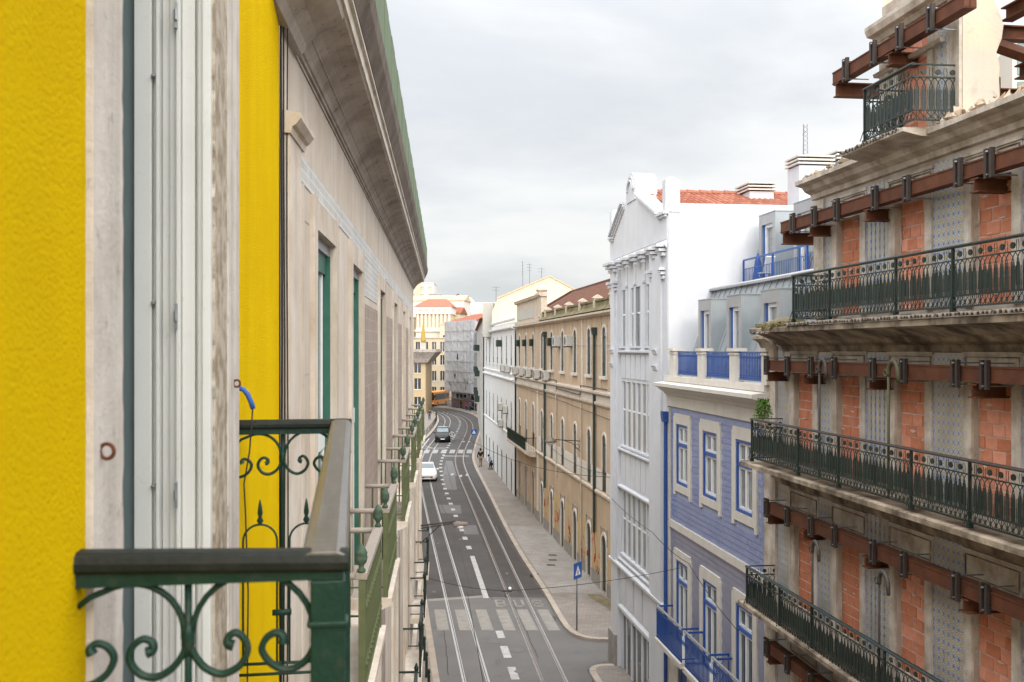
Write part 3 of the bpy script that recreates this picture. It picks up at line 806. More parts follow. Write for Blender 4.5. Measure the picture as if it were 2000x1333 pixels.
# cables and the blue hose on the yellow wall
hose = thing('blue_hose', 'short blue plastic hose end with thin cable hanging by the green balcony', 'hose', to_world(YB, (-3.72, .05, 11.4)))
def wpts(fr, pts): return [to_world(fr, p) - hose.location for p in pts]
obj('hose', MB().tube(wpts(YB, [(-3.72, .012, 11.655), (-3.72, .03, 11.65), (-3.72, .045, 11.63), (-3.72, .058, 11.60), (-3.72, .064, 11.578)]), .0095, 8), K['blue_hose'], hose, smooth=True)
obj('wire', MB().tube(wpts(YB, [(-3.72, .063, 11.585), (-3.73, .05, 11.42), (-3.73, .03, 11.3), (-3.73, .035, 11.2), (-3.73, .045, 10.9), (-3.73, .04, 10.3)]), .003, 5), K['cable'], hose, smooth=True)
for k, (dx, dy, r) in enumerate(((-5.93, .012, .006), (-5.95, .026, .005), (-5.97, .044, .004))):
    pts = [(dx, dy + .004 * math.sin(z * 1.7 + k), z) for z in [4 + .6 * q for q in range(24)]]
    c = obj('cable', MB().tube([to_world(YB, p) for p in pts], r, 6), K['cable'], smooth=True)
    tag(c, ('thick black cable hugging the edge of the yellow wall', 'middle black cable beside the edge of the yellow wall', 'thin black cable standing off the edge of the yellow wall')[k], 'cable', 'cables between the yellow and the stone house')

# ------------------------------------------------------------------ stone house with the green doors
SB = left_frame('stone_house', 'long cream stone house with green French doors and deep stained cornice', -.965, -.0687)
SW = [7.4, 10.3, 14.75, 18.95, 23.1, 27.4]
DW = 1.28
ENDU = 31.9
obj('wall', MB().wall(-5.9, -ENDU, 9.1, 13.74, 0, [(-u, -u - DW, 9.3, 12.69) for u in SW], .09), K['stone_wall'], SB)
obj('core', MB().box(-5.9, -ENDU, -.3, -9, 0, 15.5), K['stone_trim'], SB)
obj('gable_end', MB().box(-ENDU + .01, -ENDU - .02, .0, -9, 0, 13.9), K['stone_wall'], SB)
for i, u in enumerate(SW):
    sr = MB()
    sr.box(-u + .19, -u + .002, .0, .035, 9.3, 12.92).box(-u - DW - .002, -u - DW - .19, .0, .035, 9.3, 12.92)
    sr.box(-u + .001, -u - DW - .001, .0, .03, 12.69, 12.9)
    s = obj('door_surround', sr, K['stone_trim'], SB)
    d = obj('french_door', MB().box(-u, -u - DW, -.088, -.08, 9.3, 12.69), K['glass_pale'], SB)
    obj('frame', MB().box(-u - DW + .001, -u - DW + .035, -.079, -.02, 9.3, 12.6), K['green_door'], d)
    obj('frame', MB().box(-u - .001, -u - .05, -.079, -.05, 9.3, 12.6), K['green_door'], d)
    obj('frame', MB().box(-u - .05, -u - DW + .036, -.079, -.055, 12.44, 12.6), K['green_door'], d)
    obj('sash', MB().box(-u - .05, -u - DW + .036, -.0795, -.062, 10.95, 11.12), K['sash_white'], d)
    obj('sash', MB().box(-u - DW + .036, -u - DW + .09, -.0795, -.068, 9.3, 10.95), K['sash_white'], d)
    obj('sash', MB().box(-u - DW / 2 - .05, -u - DW / 2 + .05, -.0795, -.066, 9.3, 10.95), K['sash_white'], d)
    obj('sash', MB().box(-u - DW + .15, -u - DW + .17, -.0795, -.068, 11.12, 12.44), K['sash_white'], d)
    obj('blind_box', MB().box(-u - .004, -u - DW + .004, -.079, -.03, 12.6, 12.688), K['zinc_edge'], d)
for z_ in (12.69, 11.62, 10.45):
    obj('masonry_joint', MB().box(-5.95, -7.15, 0.0, .0375 if 0 else .003, z_ - .004, z_ + .004), K['cornice'], SB)
    for i in range(5): obj('masonry_joint', MB().box(-SW[i] - DW - .2, -SW[i] - DW - .55, 0, .003, z_ - .004, z_ + .004), K['cornice'], SB)
# tile fields between the doors and a painted frieze
for a, b in ((12.05, 14.48), (16.25, 18.68), (20.45, 22.83), (24.6, 27.1)):
    obj('tile_panel', MB().box(-a, -b, .001, .009, 9.3, 12.35), K['brown_tile'], SB)
obj('tile_frieze', MB().box(-6.72, -30, .001, .006, 12.93, 13.12), K['grey_tile'], SB)
for a, b in ((8.9, 9.1), (11.78, 11.98), (16.2, 16.24), (12.0, 14.5)):
    obj('tile_frieze', MB().box(-a, -b, .001, .0055, 12.45 if b - a > 1 else 11.9, 12.925), K['grey_tile'], SB)
obj('pilaster', MB().box(-5.92, -6.42, 0, .05, 9.1, 13.12).box(-6.62, -6.72, 0, .03, 9.1, 12.9), K['stone_trim'], SB)
obj('pilaster_cap', MB().prof(-5.9, -6.5, [(0, 13.08), (.06, 13.08), (.07, 13.12), (.09, 13.13), (.12, 13.17), (.12, 13.2), (.05, 13.21), (0, 13.22)]), K['stone_trim'], SB)
obj('string_line', MB().box(-5.9, -ENDU, 0, .012, 13.695, 13.715), K['cornice'], SB)
cor = [(0, 13.73), (.025, 13.73), (.025, 13.755), (.04, 13.76), (.055, 13.79), (.09, 13.835), (.10, 13.835), (.10, 13.85), (.15, 13.895), (.2, 13.92), (.205, 13.935), (.27, 13.955), (.315, 13.96), (.325, 13.975), (.325, 14.0)]
obj('cornice', MB().prof(-5.9, -ENDU - .35, cor + [(0, 14.0)]), K['cornice'], SB)
obj('cornice_bracket', MB().prof(-5.2, -6.45, [(0, 13.7), (.05, 13.7), (.08, 13.76), (.15, 13.83), (.24, 13.88), (.31, 13.93), (.32, 13.968), (.0, 13.74)]), K['cornice'], SB)
obj('cornice_lip', MB().prof(-5.9, -ENDU - .35, [(.0, 14.001), (.34, 13.985), (.345, 14.06), (.37, 14.07), (.37, 14.10), (0, 14.10)]), K['cornice_edge'], SB)
obj('gutter', MB().prof(-5.9, -ENDU - .38, [(.2, 14.101), (.375, 14.101), (.40, 14.16), (.44, 14.25), (.46, 14.36), (.2, 14.36)]), K['gutter_dark'], SB)
gs = MB(); x = -5.9; k = 0
while x > -ENDU - .3:
    x2 = max(x - .62, -ENDU - .38); z0, z1 = 14.362, 15.02
    gs.box(x, x2 + .008, .36, .43 + .004 * (k % 2), z0, z1); k += 1
    x = x2 - .0001
    if x <= -ENDU - .37: break
obj('parapet_sheet', gs, K['green_sheet'], SB)
# lower storeys, slightly proud
LZ = [(-u, -u - DW, 5.75, 8.55) for u in SW] + [(-u, -u - DW, .3, 3.4) for u in SW]
obj('lower_wall', MB().wall(-5.9, -ENDU, 0, 9.1, .2, LZ, .12), K['stone_wall'], SB)
obj('end_pilaster', MB().box(-ENDU + .9, -ENDU - .05, .2, .27, 0, 9.05), K['stone_trim'], SB)
obj('string_course', MB().prof(-5.9, -ENDU - .06, [(0, 9.1), (.2, 9.06), (.27, 9.06), (.30, 9.1), (.30, 9.16), (0, 9.2)]), K['stone_trim'], SB)
obj('string_course', MB().prof(-5.9, -ENDU - .06, [(.15, 4.6), (.27, 4.6), (.30, 4.64), (.30, 4.72), (.15, 4.75)]), K['stone_trim'], SB)
for i, u in enumerate(SW):
    obj('door_surround', MB().box(-u + .18, -u + .002, .2, .235, 5.6, 8.75).box(-u - DW - .002, -u - DW - .18, .2, .235, 5.6, 8.75).box(-u, -u - DW, .2, .235, 8.55, 8.75), K['stone_trim'], SB)
    d = obj('french_door', MB().box(-u, -u - DW, .08, .09, 5.7, 8.55), K['glass'], SB)
    obj('frame', MB().box(-u - DW + .001, -u - DW + .3, .091, .14, 5.75, 8.5).box(-u - DW + .3, -u, .091, .13, 8.3, 8.5).box(-u - .1, -u, .091, .13, 5.75, 8.3), K['green_door'], d)
    obj('shop_door', MB().box(-u, -u - DW, .08, .09, 0.3, 3.4), K['door_dark'], SB)
for u in SW:      # render panels between the doors of the storey below
    obj('tile_panel', MB().box(-u - DW - .35, -u - DW - 1.35, .201, .208, 5.0, 8.6), K['brown_tile'], SB)


def urn(x, y, z, par):
    obj('finial', MB().lathe(x, y, [(.028, z), (.032, z + .015), (.018, z + .03), (.02, z + .05), (.04, z + .075), (.046, z + .105), (.04, z + .125), (.046, z + .135), (.034, z + .16), (.016, z + .19), (.003, z + .205)], 10), K['urn_green'], par, smooth=True)


def balcony_up(i, u):
    a, b = -u + .27, -u - DW - .27; po = .355 + .05
    bl = obj('balcony', MB().prof(a + .06, b - .06, [(0, 9.17), (.30, 9.17), (.40, 9.21), (po + .04, 9.23), (po + .04, 9.3), (0, 9.3)]), K['stone_trim'], SB)
    zt = 10.2
    obj('handrail', MB().box(a + .02, b - .02, po - .075, po + .012, zt - .055, zt), K['greywood'], bl, bevel=.008)
    for xx in (a, b):
        obj('side_rail', MB().tube([(xx, 0, zt - .03), (xx, po - .076, zt - .03)], .026, 8), K['greywood'], bl, smooth=True)
        obj('post', MB().box(xx - .025, xx + .025, po - .05, po, 9.3, zt - .056), K['green_bal'], bl)
        urn(xx, po - .03, zt, bl)
        obj('side_bars', MB().tube([(xx, .12, 9.3), (xx, .12, zt - .05)], .012, 6).tube([(xx, .24, 9.3), (xx, .24, zt - .05)], .012, 6).tube([(xx, 0, 9.4), (xx, po - .05, 9.4)], .01, 6), K['green_bal'], bl)
    n = 13
    me = MB().box(-.044, .044, -.012, .012, 0, zt - .056 - 9.33).box(-.02, .02, .012, .022, .04, .8).lathe(0, .014, [(.015, .15), (.03, .18), (.015, .22), (.015, .55), (.03, .6), (.015, .65)], 6).mesh('baluster')
    me.materials.append(K['green_bal'])
    for k in range(n):
        link('baluster', me, None, bl, (a - .1 + (b - a + .2) * k / (n - 1), po - .028, 9.33))
    obj('bottom_bar', MB().box(a, b, po - .045, po - .01, 9.3, 9.33), K['green_bal'], bl)


for i, u in enumerate(SW): balcony_up(i, u)


def balcony_low(u):
    a, b = -u + .2, -u - DW - .2; po = .52
    bl = obj('balcony', MB().box(a + .05, b - .05, .2, po + .03, 5.5, 5.62), K['stone_trim'], SB)
    zt = 6.56
    obj('handrail', MB().box(a, b, po - .03, po + .02, zt - .04, zt), K['iron_black'], bl)
    me = MB().tube([(0, 0, 0), (0, 0, zt - 5.64)], .011, 6).lathe(0, 0, [(.012, .3), (.03, .34), (.012, .4)], 6).mesh('baluster'); me.materials.append(K['iron_black'])
    for k in range(13): link('baluster', me, None, bl, (a + (b - a) * k / 12, po, 5.62))
    for xx in (a, b):
        obj('side_rail', MB().box(xx - .012, xx + .012, .2, po - .03, zt - .04, zt - .01).box(xx - .01, xx + .01, .2, po, 5.7, 5.72), K['iron_black'], bl)
        obj('post', MB().lathe(xx, po, [(.02, 5.62), (.02, 6.2), (.035, 6.25), (.02, 6.3), (.02, 6.5), (.04, 6.6), (.01, 6.68)], 8), K['iron_black'], bl)


for u in SW: balcony_low(u)

# filler house mostly hidden behind the stone house, added to block sky light
LH = thing('filler_house', 'plain cream filler house past the end of the stone house, added to block the sky', 'building', (-4.4, 33.5, 0), math.atan2(-9.0, 96.0) if 0 else math.atan2(-96.0, 9.0))
lw = MB().wall(0, -58, 0, 11.3, 0, [(-2 - 3.5 * k, -3 - 3.5 * k, z, z + 2.2) for k in range(16) for z in (1, 4.6, 8.0)], .25)
obj('wall', lw, K['far_tan'], LH); obj('core', MB().box(-.05, -58, -.3, -9, 0, 11.4), K['far_tan'], LH)
obj('cornice', MB().prof(0, -58, [(0, 11.1), (.3, 11.2), (.3, 11.5), (0, 11.5)]), K['cornice'], LH)
for k in range(16):
    for z in (1, 4.6, 8.0):
        obj('window', MB().box(-2 - 3.5 * k, -3 - 3.5 * k, -.25, -.24, z, z + 2.2), K['glass'], LH)
# ------------------------------------------------------------------ ruined tiled house on the right
RA, RM = 8.59, -.1286
RU = right_frame('ruined_tiled_house', 'derelict tiled house front with bricked up openings and three long iron balconies', RA, RM)
U0, U1, UA = 2.0, 22.5, 19.95            # near end (out of view), far end, end of the top storey
BC = [20.5, 18.52, 16.35, 14.15, 11.95, 9.8, 7.6]        # bay centres
BWD = .93
LV = {'B': (9.42, 11.30), 'C': (6.45, 8.36), 'A': (12.42, 14.22), 'D': (3.35, 5.35)}
holes = []
for lv, (z0, z1) in LV.items():
    for c in BC:
        if lv == 'A' and c > 19.5: continue
        holes.append((c - BWD / 2, c + BWD / 2, z0, z1))
for c in BC: holes.append((c - .55, c + .55, 0.02, 2.6))
up = [h for h in holes if h[2] > 12]; lowh = [h for h in holes if h[2] < 12]
obj('wall', MB().wall(U0, U1, 0, 12.32, 0, lowh, .3), K['ruin_plaster'], RU)
obj('upper_wall', MB().wall(U0, UA, 12.32, 14.95, 0, up, .3), K['ruin_plaster'], RU)
obj('wall_core', MB().box(U0, U1, -.31, -.6, 0, 12.3).box(U0, UA, -.31, -.6, 12.3, 14.95), K['ruin_plaster'], RU)
obj('party_wall', MB().box(U1 - .35, U1, -.6, -11, 0, 12.25).box(UA - .3, UA, -.6, -3.2, 12.3, 14.9).box(U1 - .001, U1 + .002, -.3, -.6, 0, 12.3), K['ruin_plaster'], RU)
obj('corner_pilaster', MB().box(U1 - .62, U1 + .012, 0, .07, 0, 11.72).box(UA - .42, UA + .012, 0, .05, 12.4, 14.72), K['ruin_stone'], RU)

# stone jambs, lintels with framed panels
TILE_SLOTS = []
for lv, (z0, z1) in LV.items():
    ce = [c for c in BC if not (lv == 'A' and c > 19.5)]
    for c in ce:
        if c < 9: continue
        a, b = c - BWD / 2, c + BWD / 2
        jw = .2
        j = MB().box(a - jw, a, 0, .04, z0, z1 + .06).box(b, b + jw, 0, .04, z0, z1 + .06).box(a, b, 0, .035, z1, z1 + .06)
        obj('jamb', j, K['ruin_stone'], RU)
        zt = {'B': 11.72, 'C': 8.83, 'A': 14.62, 'D': 5.75}[lv]
        for q in ((a - .17, b + .17, z1 + .12, z1 + .135), (a - .17, b + .17, zt - .045, zt - .03), (a - .17, a - .155, z1 + .135, zt - .045), (b + .155, b + .17, z1 + .135, zt - .045)):
            obj('panel_moulding', MB().box(q[0], q[1], .022, .04, q[2], q[3]), K['ruin_mould'], RU)
        obj('lintel_panel', MB().box(a - .2, b + .2, 0, .022, z1 + .061, zt).box(a - .24, b + .24, 0, .045, zt, zt + .05), K['ruin_stone'], RU)
    lo = min(ce)
    edges = [(U1 if lv != 'A' else UA) - (.62 if lv != 'A' else .42)]
    for c in sorted(ce, reverse=True):
        edges += [c + BWD / 2 + jw, c - BWD / 2 - jw]
    for k in range(0, len(edges) - 1, 2):
        hi_, lo_ = edges[k], edges[k + 1]
        if hi_ < 10.5: continue
        TILE_SLOTS.append((lv, lo_ + .035, hi_ - .035, z0, zt + .06))
    if lv in 'BC': TILE_SLOTS.append((lv, 10.0, U1 - .65, zt + .08, zt + .22))
# tiles
T = .14
tm = MB(); tm.box(-T / 2 + .0015, T / 2 - .0015, -.006, .006, -T / 2 + .0015, T / 2 - .0015)
tme = tm.mesh('tile'); ul = tme.uv_layers.new(name='UVMap')
for p in tme.polygons:
    for li in p.loop_indices:
        v = tme.vertices[tme.loops[li].vertex_index].co; ul.data[li].uv = (v.x / T + .5, v.z / T + .5)
tme.materials.append(K['azulejo'])
spots = []
for lv, a, b, z0, z1 in TILE_SLOTS:
    nx = max(1, round((b - a) / T)); nz = max(1, round((z1 - z0) / T)); tx = (b - a) / nx
    for i in range(nx):
        for k in range(nz):
            if RND.random() < (.02 if lv != 'A' else .012): continue
            spots.append((a + tx * (i + .5), z0 + (z1 - z0) / nz * (k + .5), lv, b - a > 3))
    if b - a < 3:
        obj('tile_border', MB().box(a - .034, a - .004, 0, .012, z0, z1).box(b + .004, b + .034, 0, .012, z0, z1), K['blue_tile_line'] if 'blue_tile_line' in K else K.setdefault('blue_tile_line', mat('blue border tile', (.17, .20, .42), (.42, .45, .52), 14, .35)), RU)
spots.sort(key=lambda s: (s[3], s[2] == 'D', s[0]))
near = [s for s in spots if s[0] > 12.9 and not s[3] and s[2] in 'ABC'][:300]
ns = set(near)
for x, z, lv, _ in near:
    link('tile', tme, None, RU, (x, .008, z))
tb = MB(); uvs = []
for s in spots:
    if s in ns: continue
    x, z = s[0], s[1]; h = T / 2 - .0015
    tb.poly([(x - h, .014, z - h), (x + h, .014, z - h), (x + h, .014, z + h), (x - h, .014, z + h)]); uvs += [(0, 0), (1, 0), (1, 1), (0, 1)]
tb.uv = uvs
obj('tile_field', tb, K['azulejo'], RU, fix=False, kind='stuff')

# brick infill of the openings
bu = unit_box(); bu.materials.append(K['brick'])
bricks = []
def infill(a, b, z0, z1, y=-.09, par=RU):
    sm = MB(); rq = random.Random(int(a * 100 + z0 * 7))
    for _ in range(9):
        x, z = rq.uniform(a + .05, b - .05), rq.uniform(z0 + .1, z1 - .05); w_, h_ = rq.uniform(.02, .11), rq.uniform(.008, .03)
        if rq.random() < .4: x = rq.choice((a + .012, b - .012)); h_ = rq.uniform(.08, .3); w_ = .035
        n_ = 9; sm.poly([(min(max(x + w_ * rq.uniform(.5, 1.1) * math.cos(2 * PI * k / n_), a + .002), b - .002), y + .024 + rq.uniform(0, .004), z + h_ * rq.uniform(.5, 1.1) * math.sin(2 * PI * k / n_)) for k in range(n_)])
    obj('mortar_smear', sm, K['mortar'], par, kind='stuff', fix=False)
    obj('mortar_bed', MB().box(a, b, y - .16, y + .004, z0, z1), K['mortar'], par)
    rows = max(1, round((z1 - z0) / .19)); h = (z1 - z0) / rows
    for r in range(rows):
        x = a + .008; off = .155 if r % 2 else .31
        off *= RND.uniform(.8, 1.05); first = True
        while x < b - .02:
            w = min(off if first else .305 * RND.uniform(.92, 1.05), b - .008 - x); first = False
            if w > .04: bricks.append((x + w / 2, y - .02 + RND.uniform(-.003, .009), z0 + h * (r + .5) + RND.uniform(-.004, .004), w - .016, .06, h - .018))
            x += w
for lv, (z0, z1) in LV.items():
    for c in BC:
        if (lv == 'A' and c > 19.5) or c < 9: continue
        infill(c - BWD / 2, c + BWD / 2, z0, z1)
for c in BC: obj('shutter_door', MB().box(c - .55, c + .55, -.28, -.25, 0, 2.6), K['door_dark'], RU)


# mouldings and balcony slabs
def ledge(name, u0, u1, z, p, m, th=.2):
    return obj(name, MB().prof(u0, u1, [(0, z - th - .24), (.06, z - th - .22), (.08, z - th - .12), (.2, z - th - .07), (.26, z - th), (p * .75, z - .13), (p, z - .1), (p, z - .02), (p - .03, z), (0, z)]), m, RU)


balB = ledge('balcony', U0, 22.1, 9.36, .78, K['ruin_mould'])
balC = ledge('balcony', U0, 22.25, 6.28, .78, K['ruin_mould'])
balA = ledge('balcony', U0, 21.55, 12.24, .78, K['ruin_mould'], .26)
obj('architrave', MB().prof(U0, U1 - .02, [(0, 11.86), (.05, 11.86), (.07, 11.93), (.12, 11.95), (.12, 12.0), (0, 12.02)]), K['ruin_stone'], RU)
obj('architrave', MB().prof(U0, U1 - .02, [(0, 8.9), (.04, 8.9), (.06, 8.95), (.06, 9.0), (0, 9.02)]), K['ruin_mould'], RU)
obj('cornice_top', MB().prof(U0, UA + .1, [(0, 14.75), (.06, 14.77), (.08, 14.86), (.2, 14.92), (.26, 15.0), (.4, 15.04), (.4, 15.12), (.0, 15.2)]), K['ruin_stone'], RU)
# curled corner brackets where the cornices end
obj('corner_capital', MB().prof(21.86, 22.55, [(0, 11.45), (.1, 11.45), (.13, 11.5), (.1, 11.55), (.12, 11.8), (.2, 11.95), (.34, 12.02), (.34, 12.08), (0, 12.1)]), K['ruin_mould'], RU)
# half round tiles lining the edge of two ledges
def tile_edge(u0, u1, p, z, par, n):
    me = MB(); N = 6
    a = [(-.05 * math.cos(PI * k / N), 0, .05 * math.sin(PI * k / N)) for k in range(N + 1)]
    me.ext([(x, -.34, zz + .03) for x, y, zz in a] + [(x * .75, -.34, zz * .75 + .03) for x, y, zz in a[::-1]], [(x, .0, zz) for x, y, zz in a] + [(x * .75, .0, zz * .75) for x, y, zz in a[::-1]])
    m2 = me.mesh('roof_tile'); m2.materials.append(K['rooftile_grey'])
    for k in range(n):
        o = link('roof_tile', m2, None, par, (u0 + (u1 - u0) * (k + .5) / n, p + RND.uniform(-.02, .02), z + RND.uniform(-.008, .008)))
        o.rotation_euler = (RND.uniform(-.04, .04), 0, RND.uniform(-.06, .06))


tile_edge(10.2, 19.6, .84, 12.25, balA, 92)

# mossy heap on the corner of the ledge
def clump(cx, cy, cz, rx, ry, rz, n, s, seed):
    r = random.Random(seed); mb = MB()
    for _ in range(n):
        a, e, q = r.uniform(0, 2 * PI), r.uniform(-.2, 1.0), r.random() ** .5
        x, y, z = cx + rx * q * math.cos(a), cy + ry * q * math.sin(a), cz + rz * max(0, e) * (1 - q * .7)
        d = s * r.uniform(.5, 1.4); v = Vector((r.uniform(-1, 1), r.uniform(-1, 1), r.uniform(-.6, 1))).normalized() * d
        w = Vector((r.uniform(-1, 1), r.uniform(-1, 1), r.uniform(-.3, .6))).normalized() * d * .6
        p = Vector((x, y, z)); mb.poly([p - w, p + v * .5, p + w, p - v * .6])
    return mb


hp = MB()
for u, w, h in ((19.9, .3, .16), (20.3, .4, .2), (20.75, .4, .15), (21.2, .35, .08), (21.45, .2, .04)):
    hp.lathe(u, .45, [(w * .9, 12.2), (w * .8, 12.24 + h * .6), (w * .4, 12.24 + h), (.02, 12.25 + h)], 9)
obj('debris_heap', hp, K['moss'], balA, smooth=True)
K['moss_green'] = mat('moss green', (.15, .16, .03), (.10, .075, .03), 5, .95, rnd=.1)
obj('moss', clump(20.5, .5, 12.26, 1.1, .35, .17, 900, .035, 4), K['moss_green'], balA, kind='stuff', fix=False)
obj('moss_fringe', clump(20.9, .68, 12.12, .75, .14, .10, 500, .04, 8), K['rubble'], balA, kind='stuff', fix=False)


# cast iron railing: units made once and copied
def rail_units(h):
    out = []
    for ro in (0, 1):
        mb = MB(); w = .115
        mb.box(-.036, .036, -.004, .004, .20, h * .53)
        mb.pxz([(-.036, h * .53), (.036, h * .53), (.012, h * .58), (0, h * .64), (-.012, h * .58)], -.004, .004)
        for s in (-1, 1):
            mb.tube([(s * .034, 0, h * .30), (s * .034, 0, h * .5), (s * .028, 0, h * .60), (s * .004, 0, h * .70), (-s * .035, 0, h * .755), (-s * w * .5, 0, h * .775)], .008, 4)
            mb.tube([(s * w * .5, 0, .21), (s * w * .5, 0, h * .58)], .004, 4)
            mb.tube([(s * .05, 0, .065), (s * .012, 0, .10), (s * .03, 0, .135), (s * .055, 0, .16), (s * .04, 0, .185)], .0065, 4)
        mb.pxz([(0, .06), (.018, .1), (0, .14), (-.018, .1)], -.005, .005)
        mb.tube([(0, 0, .13), (0, 0, .2)], .006, 4)
        if ro:
            n = 8; mb.ext([(.048 * math.cos(2 * PI * k / n), -.008, h * .875 + .043 * math.sin(2 * PI * k / n)) for k in range(n)], [(.043 * math.cos(2 * PI * k / n), .008, h * .875 + .043 * math.sin(2 * PI * k / n)) for k in range(n)])
        else:
            mb.tube([(-.02, 0, h * .8), (-.03, 0, h * .87), (-.02, 0, h * .95)], .005, 4).tube([(.02, 0, h * .8), (.03, 0, h * .87), (.02, 0, h * .95)], .005, 4)
        me = mb.mesh('baluster'); me.materials.append(K['iron_black']); out.append(me)
    return out


RAILH = .88
units = rail_units(RAILH)


def railing(u0, u1, p, z, par, side_at=(), top='iron_black', posts=(), wood=False):
    n = int((u1 - u0) / .115)
    for k in range(n):
        o = link('baluster', units[k % 2], None, par, (u0 + .115 * (k + .5), p + RND.uniform(-.004, .004), z)); o.rotation_euler = (RND.uniform(-.02, .02), RND.uniform(-.02, .02), RND.uniform(-.06, .06))
    for zz, t in ((.05, .012), (.2, .012), (RAILH * .785, .009)):
        obj('rail', MB().box(u0, u1, p - .01, p + .01, z + zz - t, z + zz + t), K['iron_black'], par)
    obj('handrail', MB().prof(u0 - .02, u1 + .02, [(p - .035, z + RAILH - .02), (p + .035, z + RAILH - .02), (p + .04, z + RAILH), (p + .02, z + RAILH + .02), (p - .02, z + RAILH + .02), (p - .04, z + RAILH)]), K['bracket'] if wood else K['iron_black'], par)
    for q in list(posts) + [u1]:
        obj('post', MB().box(q - .016, q + .016, p - .02, p + .02, z - .02, z + RAILH - .02).box(q - .03, q + .03, p - .035, p + .035, z - .03, z + .05).tube([(q, p + .02, z + .2), (q, p + .08, z + .03)], .008, 5), K['iron_black'], par)
    for q in side_at:
        m = int(p / .115)
        for k in range(m):
            o = link('baluster', units[k % 2], None, par, (q, p - .115 * (k + .5), z)); o.rotation_euler = (0, 0, PI / 2)
        for zz in (.05, .2, RAILH * .785, RAILH):
            obj('rail', MB().box(q - .012, q + .012, 0, p, z + zz - .011, z + zz + .011), K['iron_black'], par)


railing(10.2, 19.42, .7, 12.33, balA, (19.42,), posts=(14.0, 15.55, 17.85))
railing(10.2, 21.6, .7, 9.42, balB, (21.6,), posts=(13.6, 15.1, 17.5, 19.2), wood=True)
railing(10.2, 21.9, .7, 6.2, balC, (21.9,), posts=(15.9, 18.6, 20.1))

# attic dormer with its own balcony, flaking return wall
AT = (14.95, 17.35)
ah = [(15.85, 16.75, 15.15, 17.0)]
obj('attic_wall', MB().wall(AT[0], AT[1], 15.05, 17.7, -.02, ah, .25), K['ruin_plaster'], RU)
am = MB(); r2 = random.Random(5)
prevs = None
for k in range(15):
    z = 15.0 + 2.9 * k / 14; d = .60 + r2.uniform(-.03, .03) - (.12 if k in (10, 11) else 0) * 1.0 + (.06 if k in (7, 8) else 0)
    ring_ = [(AT[0], -.03, z), (AT[0], -d, z), (AT[1], -d, z), (AT[1], -.03, z)]
    if prevs:
        for q in range(4):
            w = (q + 1) % 4
            if q != 3: am.poly([prevs[q], prevs[w], ring_[w], ring_[q]])
    prevs = ring_
obj('attic_return', am, K['cream_plaster'], RU)
obj('attic_pilaster', MB().box(AT[0] - .005, AT[0] + .32, -.02, .03, 15.1, 17.6), K['ruin_stone'], RU)
obj('attic_pilaster', MB().box(AT[1] - .32, AT[1] + .005, -.02, .03, 15.1, 17.1), K['ruin_stone'], RU)
obj('attic_cornice', MB().prof(AT[0] - .02, AT[1] + .12, [(-.02, 17.1), (.05, 17.1), (.1, 17.18), (.2, 17.2), (.24, 17.3), (.24, 17.36), (-.02, 17.4)]).prof(AT[0] + .4, AT[1] + .1, [(-.02, 16.5), (.08, 16.5), (.1, 16.56), (-.02, 16.6)]), K['ruin_stone'], RU)
obj('jamb', MB().box(15.70, 15.85, -.02, .02, 15.1, 17.0).box(16.75, 16.9, -.02, .02, 15.1, 17.0), K['ruin_stone'], RU)
infill(15.85, 16.75, 15.15, 17.0, -.1)
for a, b in ((15.31, 15.66), (16.94, 17.0)):
    tb = MB(); uvs = []
    nx = max(1, int((b - a) / T))
    for i in range(nx):
        for k in range(13):
            x, z = a + T * (i + .5), 15.2 + T * (k + .5); h = T / 2 - .0015
            tb.poly([(x - h, .004, z - h), (x + h, .004, z - h), (x + h, .004, z + h), (x - h, .004, z + h)]); uvs += [(0, 0), (1, 0), (1, 1), (0, 1)]
    tb.uv = uvs; obj('tile_field', tb, K['azulejo'], RU, fix=False, kind='stuff')
balT = obj('balcony', MB().prof(15.2, 17.25, [(0, 14.98), (.5, 15.02), (.78, 15.08), (.78, 15.14), (0, 15.16)]), K['ruin_stone'], RU)
tile_edge(15.3, 17.2, .82, 15.1, balT, 19)
railing(15.05, 16.55, .7, 15.17, balT, (15.05, 16.55))
# broken parapet rubble along the top cornice
rb = MB(); r3 = random.Random(9)
for k in range(260):
    u = r3.uniform(12.6, 20.0)
    if 15.2 < u < 17.3: continue
    s = r3.uniform(.03, .10); p = r3.uniform(-.25, .3); z = 15.14 + r3.uniform(0, .12) * (1 if u < 15.2 else .5)
    pts = [Vector((u, p, z)) + Vector((r3.uniform(-s, s), r3.uniform(-s, s), r3.uniform(-s, s) * .7)) for _ in range(6)]
    c0 = pts[0] - Vector((0, 0, s)); c1 = pts[1] + Vector((0, 0, s)); q = [Vector((u + s * math.cos(a + r3.uniform(-.4, .4)), p + s * math.sin(a), z + r3.uniform(-.3, .3) * s)) for a in (0, PI / 2, PI, 3 * PI / 2)]
    for i in range(4): rb.poly([q[i], q[(i + 1) % 4], c1]); rb.poly([q[(i + 1) % 4], q[i], c0])
obj('rubble', rb, K['rubble'], RU, kind='stuff')
obj('parapet', MB().box(U0, 15.0, -.45, .05, 15.12, 15.24).box(17.3, 19.8, -.4, .0, 15.12, 15.2), K['rubble'], RU)

